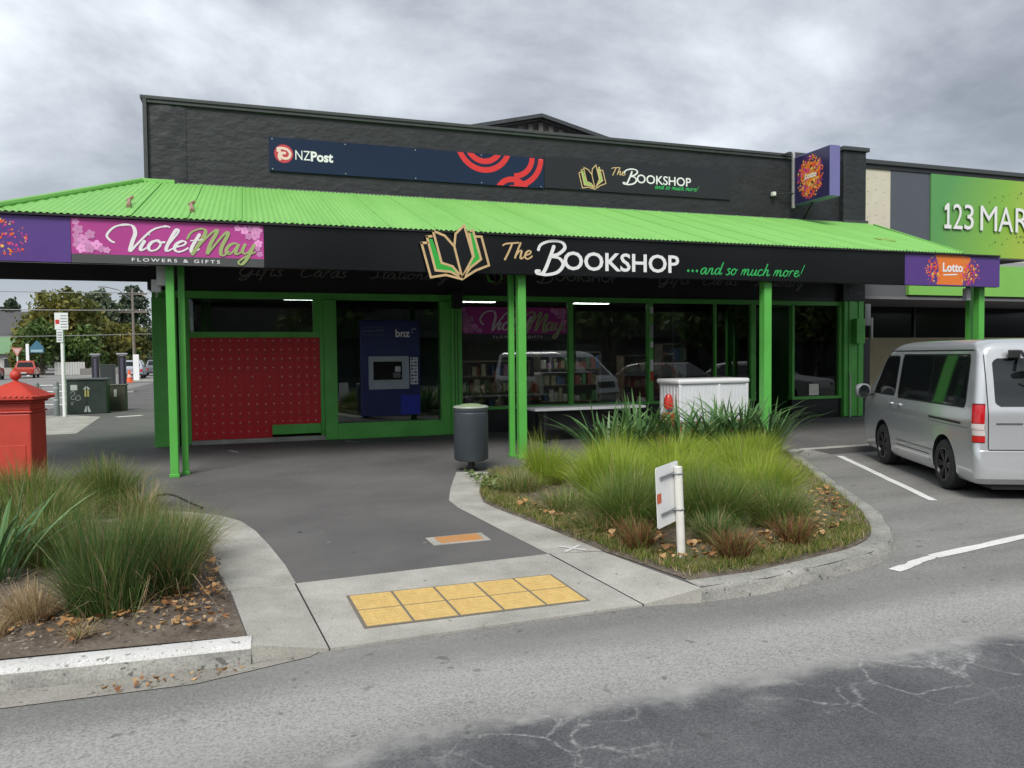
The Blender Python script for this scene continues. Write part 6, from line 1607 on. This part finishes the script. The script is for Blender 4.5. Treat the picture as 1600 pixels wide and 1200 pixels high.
flax('dark green flax bush at the left end behind the lime tussocks', 4.75, 9.75, 84, 1.0, 1, Fg)
flax('flax bush in front of the display table, second from the left', 5.35, 9.95, 84, 1.06, 2, Fg)
flax('flax bush just left of the white ribbed box', 6.0, 9.85, 84, 1.06, 3, Fg)
flax('flax bush in front of the middle of the white ribbed box', 6.6, 9.9, 84, 1.06, 4, Fg)
flax('tall leaved flax bush at the right corner of the white ribbed box', 7.15, 10.0, 84, 1.15, 5, Fg)
flax('flax bush leaning over the foot of the single green post', 7.7, 10.05, 76, 1.0, 6, Fg)
flax('broad leaved flax at the left edge in front of the red post box', -1.75, 6.25, 44, .80, 7, None, .16)
# turf, weeds and litter: nobody could count them
def scatter(poly, n, seed, excl=()):
    g = random.Random(seed); xs = [p[0] for p in poly]; ys = [p[1] for p in poly]; out = []
    while len(out) < n:
        q = (g.uniform(min(xs), max(xs)), g.uniform(min(ys), max(ys))); c = False
        for i in range(len(poly)):
            (x1, y1), (x2, y2) = poly[i], poly[i - 1]
            if (y1 > q[1]) != (y2 > q[1]) and q[0] < (x2 - x1) * (q[1] - y1) / (y2 - y1) + x1: c = not c
        if c: out.append(q)
    return out
def turf(name, pts, h, seed, mats, z=.045, w=.006, per=3, mixdry=.2):
    VV, FF, TT, MI = [], [], [], []; g = np.random.default_rng(seed); off = 0
    for (x, y) in pts:
        V, F, t, mi = blades(per, .02, h * g.uniform(.5, 1.3), h * .9, w, .5, int(g.integers(1e9)), segs=2, dryfrac=mixdry)
        VV.append(V + np.array([x, y, z - .02])); FF.append(F + off); TT.append(t); MI.append(mi); off += len(V)
    return tag(link(name, np_mesh(name, np.concatenate(VV), np.concatenate(FF), np.concatenate(TT), mats, np.concatenate(MI))), kind='stuff')
edge_pts = scatter([(2.80, 5.66), (3.0, 4.80), (3.55, 4.82), (4.2, 4.97), (4.7, 5.10), (5.04, 5.32), (5.32, 5.6), (5.1, 5.9), (4.3, 5.35), (3.5, 5.15), (3.05, 5.5), (2.95, 6.3), (2.85, 7.4), (2.9, 8.6), (3.3, 9.8), (2.95, 9.6), (2.62, 8.75), (2.49, 8.0), (2.6, 7.1)], 5200, 5) + scatter(bedR, 15000, 55)
turf('turf', edge_pts, .075, 6, [M_turf, M_dry])
def leaves(name, pts, seed, size=.035, z=.06, mats=None):
    g = random.Random(seed); V, F, T = [], [], []
    for (x, y) in pts:
        a = g.uniform(0, 6.28); s = size * g.uniform(.4, 1.25); c, d = math.cos(a), math.sin(a); tl = g.uniform(-1.6, 1.6); tn = g.random(); zz = z + g.uniform(-.01, .03); i = len(V)
        for (u, v, k) in ((-1, 0, .15), (-.3, .5, 0), (.5, .42, .05), (1.1, 0, .25), (.5, -.42, .1), (-.3, -.5, -.05)):
            V.append((x + s * (u * c - v * d), y + s * (u * d + v * c), zz + s * (k * 2.2 + v * tl * .8))); T.append(tn)
        F += [(i, i + 1, i + 2, i + 3), (i, i + 3, i + 4, i + 5)]
    return tag(link(name, np_mesh(name, V, F, T, mats or M_litter)), kind='stuff')
front = scatter([(2.75, 6.6), (2.95, 5.0), (3.5, 4.95), (4.2, 5.1), (4.9, 5.35), (5.6, 6.1), (6.4, 7.3), (5.9, 7.0), (4.6, 5.6), (3.4, 5.5), (2.95, 6.8), (2.9, 7.8), (2.62, 7.6)], 330, 8)
leaves('fallen_leaves', front, 9, .032, .075)
ll = scatter([(-.14, 4.76), (-.2, 5.4), (-.3, 6.6), (-.5, 6.6), (-.5, 5.6), (-.45, 4.8)], 150, 10) + scatter([(-1.1, 5.05), (-.5, 5.15), (-.4, 5.8), (-.8, 5.55), (-1.25, 5.35)], 160, 11) + scatter([(-1.4, 4.82), (-.1, 4.75), (-.2, 5.6), (-1.5, 5.4)], 60, 12)
leaves('fallen_leaves', ll, 13, .024, .062)
chips = scatter([(-1.9, 4.82), (-.12, 4.74), (-.25, 6.5), (-2, 6.5)], 1500, 14)
leaves('bark_chips', chips, 15, .012, .058, leaf_mat('bark_chip', (.07, .05, .04), (.34, .29, .23), (.17, .14, .11), trans=0))
gut = scatter([(-.75, 4.34), (-.1, 4.40), (-.05, 4.47), (-.7, 4.49)], 45, 16)
leaves('gutter_litter', gut, 17, .016, Zr + .012)
weeds = scatter([(2.75, 10.15), (3.1, 8.7), (2.6, 8.2), (2.62, 9.0)], 240, 18)
leaves('weeds', weeds, 19, .03, .07, leaf_mat('weed_leaf', (.06, .11, .025), (.34, .38, .20), (.13, .19, .05)))

# ------------------------------------------------------------------ trees and houses down the side street
def crown_mesh(name, blobs, n, leaf, seed, m):
    """many leaf-sized faces through an uneven crown made of clumps"""
    g = np.random.default_rng(seed); VV = []
    w = np.array([b[3] * b[4] * b[5] for b in blobs]) ** .67; w = w / w.sum()
    idx = g.choice(len(blobs), n, p=w)
    B_ = np.array(blobs)[idx]
    d = g.normal(0, 1, (n, 3)); d /= np.linalg.norm(d, axis=1)[:, None]
    r = g.uniform(.35, 1.0, n) ** .45 * (1 + g.normal(0, .09, n))
    C = B_[:, :3] + d * B_[:, 3:6] * r[:, None]
    u = g.normal(0, 1, (n, 3)); u /= np.linalg.norm(u, axis=1)[:, None]
    v = np.cross(u, g.normal(0, 1, (n, 3))); v /= np.linalg.norm(v, axis=1)[:, None]
    s = leaf * g.uniform(.5, 1.3, n)[:, None]
    V = np.stack([C - u * s, C + v * s * .6, C + u * s, C - v * s * .6], 1).reshape(-1, 3)
    F = np.arange(4 * n).reshape(n, 4)
    clump = np.random.default_rng(seed + 1).uniform(0, 1, len(blobs))[idx]
    tone = np.clip(.55 * clump + .45 * g.uniform(0, 1, n), 0, 1)
    return np_mesh(name, V, F, np.repeat(tone, 4), m)
M_bark = mat('tree_bark', (.09, .07, .055), .9, .3, 3, bump=.5, bscale=8)
T_olive = leaf_mat('leaf_olive_autumn', (.06, .085, .02), (.30, .25, .06), (.16, .165, .035), trans=.2)
T_dark = leaf_mat('leaf_dark', (.03, .055, .032), (.09, .12, .06), (.05, .08, .045), trans=.15)
T_green = leaf_mat('leaf_green', (.045, .095, .025), (.18, .23, .06), (.09, .15, .035), trans=.2)
T_hill = leaf_mat('leaf_grey_green', (.08, .11, .065), (.20, .23, .13), (.13, .165, .09), trans=.2)
T_gold = leaf_mat('leaf_gold', (.10, .075, .015), (.30, .21, .04), (.19, .14, .025), trans=.25)
def tree(label, x, y, top, rad, base, m, seed, n=2600, leaf=.34, nb=14, name='tree', group='trees down the side street'):
    t = thing(name, label, 'tree', (x, y, Zr), 0, group); g = random.Random(seed)
    bl = []
    for k in range(nb):
        a = g.uniform(0, 6.28); q = rad * .72 * math.sqrt(g.random()); z = base + (top - base) * g.uniform(.18, .86)
        sh = 1 - .55 * abs((z - base) / (top - base) - .4); r = rad * g.uniform(.26, .46) * sh
        bl.append((q * sh * math.cos(a), q * sh * math.sin(a), z, r, r, r * g.uniform(.7, 1.0)))
    bl.append((0, 0, base + (top - base) * .5, rad * .62, rad * .62, (top - base) * .42)); bl.append((0, 0, top - rad * .3, rad * .35, rad * .35, rad * .3))
    link('crown', crown_mesh('crown', bl, n, leaf, seed, m), t)
    w = MB(); w.tube([(0, 0, 0), (.05 * rad, 0, base * .6), (0, .03 * rad, base + (top - base) * .5)], [.07 * rad, .055 * rad, .02 * rad], 10)
    for k in range(5):
        a = 1.26 * k; w.tube([(0, 0, base * .8), (.25 * rad * math.cos(a), .25 * rad * math.sin(a), base + (top - base) * .25), (.6 * rad * math.cos(a), .6 * rad * math.sin(a), base + (top - base) * .5)], [.035 * rad, .025 * rad, .008 * rad], 6)
    w.build('trunk', M_bark, t, loc=(0, 0, 0), smooth=True)
    return t
def at(px_ratio, Y): return px_ratio * Y
tree('big rounded autumn olive tree in the middle of the side street view', -21.4, 110, 11.0, 5.6, .6, T_olive, 51, 5200, .36, 24)
tree('dark green lower tree at the left foot of the big autumn tree', -23.2, 104, 6.6, 3.2, .4, T_green, 52, 2200, .3)
tree('dark green tree at the right foot of the big autumn tree', -18.8, 106, 6.2, 3.0, .3, T_green, 53, 2200, .3)
tree('yellowing tree right of the big autumn tree', -18.2, 118, 7.2, 3.2, .6, T_olive, 54, 2200, .3)
tree('golden leaved small tree furthest right in the row along the street', -17.0, 124, 5.8, 2.6, .5, T_gold, 55, 1700, .3)
tree('small green street tree before the power pole', -15.9, 120, 4.2, 2.0, .5, T_green, 56, 1200, .28)
tree('tall grey green tree on the hill between the big tree and the power pole', -27.3, 170, 15.6, 5.2, 4.0, T_hill, 57, 2600, .5)
tree('dark conifer at the right behind the power pole', -22.0, 175, 17.0, 5.6, 2.0, T_dark, 58, 3000, .5, name='conifer_tree')
tree('narrow dark tree showing above the right shoulder of the big autumn tree', -29.0, 165, 12.8, 2.6, 3, T_dark, 59, 1200, .45)
tree('tiny dark tree sticking up over the grey roof', -37.5, 150, 12.2, 2.0, 8, T_dark, 60, 900, .4)
tree('russet tree low beside the power pole', -19.3, 150, 8.2, 4.5, .5, T_olive, 61, 2200, .4)
tree('bushy green tree in front of the green roofed house', -26.0, 107, 4.2, 2.2, .5, T_olive, 62, 1300, .28)
tree('dark backing tree right of the charging posts', -13.0, 150, 6.0, 4.0, .5, T_dark, 63, 1800, .4)
hw_ = MB(); 
gH = np.random.default_rng(71); bl = []
for k in range(60): bl.append((gH.uniform(-52, 0), gH.uniform(-12, 12), gH.uniform(1, 6.5), gH.uniform(4, 7), 4, gH.uniform(2.5, 4.5)))
wd = link('wooded_slope', crown_mesh('wooded_slope', bl, 9000, .6, 72, T_hill), None, (-10, 205, 0)); tag(wd, kind='stuff')
hl_ = MB(); rows = []
for j, (y, z) in enumerate(((215, -1), (230, 6), (260, 9), (300, 8), (340, -1))): rows.append([(x, y, z * (.6 + .4 * math.sin(x * .03 + j))) for x in range(-160, 61, 10)])
tag(hl_.grid(rows).build('hill', mat('hill_green', (.06, .075, .04), .9, .3, .15), smooth=True), kind='structure')
# houses
gh = thing('building', 'large building with a broad dark grey roof at the left edge behind the houses', 'building', (-39, 142, Zr))
w = MB(); w.box(-12, 5.2, 0, 14, 0, 5.0); w.build('wall', mat('grey_wall', (.22, .21, .20), .8), gh, loc=(0, 0, 0))
w = MB(); w.face([(-14, -1, 5.0), (6.6, -1, 5.0), (5.0, 7, 10.0), (-14, 7, 10.0)]); w.face([(6.6, -1, 5.0), (6.6, 15, 5.0), (5.0, 7, 10.0)]); w.face([(-14, 15, 5.0), (-14, 7, 10.0), (5.0, 7, 10.0), (6.6, 15, 5.0)]); w.build('roof', mat('roof_slate_grey', (.085, .085, .09), .7, .06, 1), gh, loc=(0, 0, 0))
hs_ = thing('house', 'low house with a pale green iron roof beyond the red ute', 'house', (-31, 112, Zr))
w = MB(); w.box(-8, 5.2, 0, 6, 0, 2.6); w.build('wall', mat('house_wall', (.42, .40, .37), .8, .06, 2), hs_, loc=(0, 0, 0))
w = MB(); w.face([(-9, -.6, 2.6), (5.8, -.6, 2.6), (4.4, 3, 4.9), (-9, 3, 4.9)]); w.face([(5.8, -.6, 2.6), (5.8, 6.6, 2.6), (4.4, 3, 4.9)]); w.face([(-9, 6.6, 2.6), (-9, 3, 4.9), (4.4, 3, 4.9), (5.8, 6.6, 2.6)]); w.build('roof', mat('roof_pale_green', (.16, .29, .15), .6, .06, 2), hs_, loc=(0, 0, 0))
for x in (-5, -1.5, 2): 
    w = MB(); w.box(x, x + 1.4, -.04, -.01, .9, 2.0); wi = w.build('window', mat('house_window', (.03, .035, .04), .2), hs_, loc=(0, 0, 0))
    w = MB(); w.box(x - .1, x + 1.5, -.06, -.041, 2.001, 2.1); w.build('frame', M_signw, wi, loc=(0, 0, 0))
fn = thing('fence', 'short white paling fence right of the red ute', 'fence', (-21.8, 104, Zr))
for k in range(12): w = MB(); w.box(k * .27, k * .27 + .24, -.03, .03, 0, 1.5); w.build('paling', mat('fence_white', (.5, .5, .48), .6), fn, loc=(0, 0, 0))
w = MB(); w.box(0, 3.2, .031, .08, .4, .5); w.box(0, 3.2, .031, .08, 1.1, 1.2); w.build('rail', mat('fence_white', (.5, .5, .48), .6), fn, loc=(0, 0, 0))
lw = thing('garden_wall', 'long low grey wall under the trees along the side street', 'wall', (-18, 101, Zr)); w = MB(); w.box(-.6, 8, 0, .3, 0, .75); w.build('wall', mat('low_wall_grey', (.20, .19, .18), .8, .1, 1), lw, loc=(0, 0, 0))
# power pole and wires
pp = thing('power_pole', 'tall timber power pole with a street lamp arm seen left of the corner pilaster', 'power pole', (-9.05, 71.3, Zr))
w = MB(); w.tube([(0, 0, 0), (0, 0, 7.6)], [.13, .09], 10); w.build('pole', mat('pole_timber', (.20, .17, .14), .8, .15, 4), pp, loc=(0, 0, 0), smooth=True)
for z in (7.15, 5.65): w = MB(); w.box(-1.1, 1.1, -.07, .07, z, z + .13); w.build('crossarm', mat('pole_timber', (.20, .17, .14), .8), pp, loc=(0, 0, 0))
for z in (7.15, 5.65):
    for x in (-1.0, -.5, .5, 1.0): w = MB(); w.lathe([(.04, 0), (.06, .08), (.04, .16)], 8, (x, 0, z + .13)); w.build('insulator', M_signw, pp, loc=(0, 0, 0))
w = MB(); w.tube([(0, 0, 6.6), (-1.0, -.4, 7.5), (-1.9, -.8, 7.7)], .04, 6); w.build('lamp_arm', M_steel, pp, loc=(0, 0, 0)); w = MB(); w.box(-2.4, -1.85, -.9, -.7, 7.62, 7.74); w.build('lamp_head', M_steel, pp, loc=(0, 0, 0))
for z0, z1, lab in ((7.2, 7.5, 'topmost thin overhead wire crossing the sky under the verandah'), (5.75, 6.1, 'thick middle overhead wire crossing in front of the trees'), (3.75, 3.7, 'lowest overhead wire running in front of the trees')):
    o = thing('overhead_wire', lab, 'wire', (-9.05, 71.2, z0), 0, 'overhead wires down the side street')
    pts = [(-26 * k / 12, -1 * k / 12, (z1 - z0) * k / 12 - .5 * 4 * (k / 12) * (1 - k / 12) * .4) for k in range(13)]
    w = MB(); w.tube(pts, .045 if z0 > 5 and z0 < 7 else .03, 6); w.tube([(0, 0, 0), (9, .5, .1)], .03, 6); w.build('cable', mat('wire_grey', (.22, .22, .22), .5), o, loc=(0, 0, 0))
# distant street side beyond the junction, and unseen shops and more trees added to darken the window reflections
ac = thing('added_shop_row', 'row of plain low shops added unseen across the road to darken the bookshop glass', 'building', (8, -17, Zr))
w = MB(); w.box(-24, 75, -6, 0, 0, 5.2); w.build('wall', mat('row_wall', (.09, .085, .08), .8, .2, .6), ac, loc=(0, 0, 0))
for k in range(16): w = MB(); w.box(-22 + k * 5.6, -18.4 + k * 5.6, .001, .03, .5, 2.5); w.build('window', mat('house_window', (.03, .035, .04), .2), ac, loc=(0, 0, 0))
w = MB(); w.box(-24, 75, .001, 2.2, 2.9, 3.2); w.build('awning', mat('row_awning', (.10, .10, .11), .7), ac, loc=(0, 0, 0))
for (x, y, s) in ((4, -12, 81), (13, -13.5, 82), (21, -11.5, 83), (-6, -13, 84), (29, -12.5, 85), (37, -12, 86), (45, -13, 87), (54, -12, 88)):
    tree('street tree across the road opposite the bookshop, seen mirrored in its window glass', x, y, 8.5, 3.6, 1.8, T_green, s, 1800, .3, 12, group='street trees across the road')
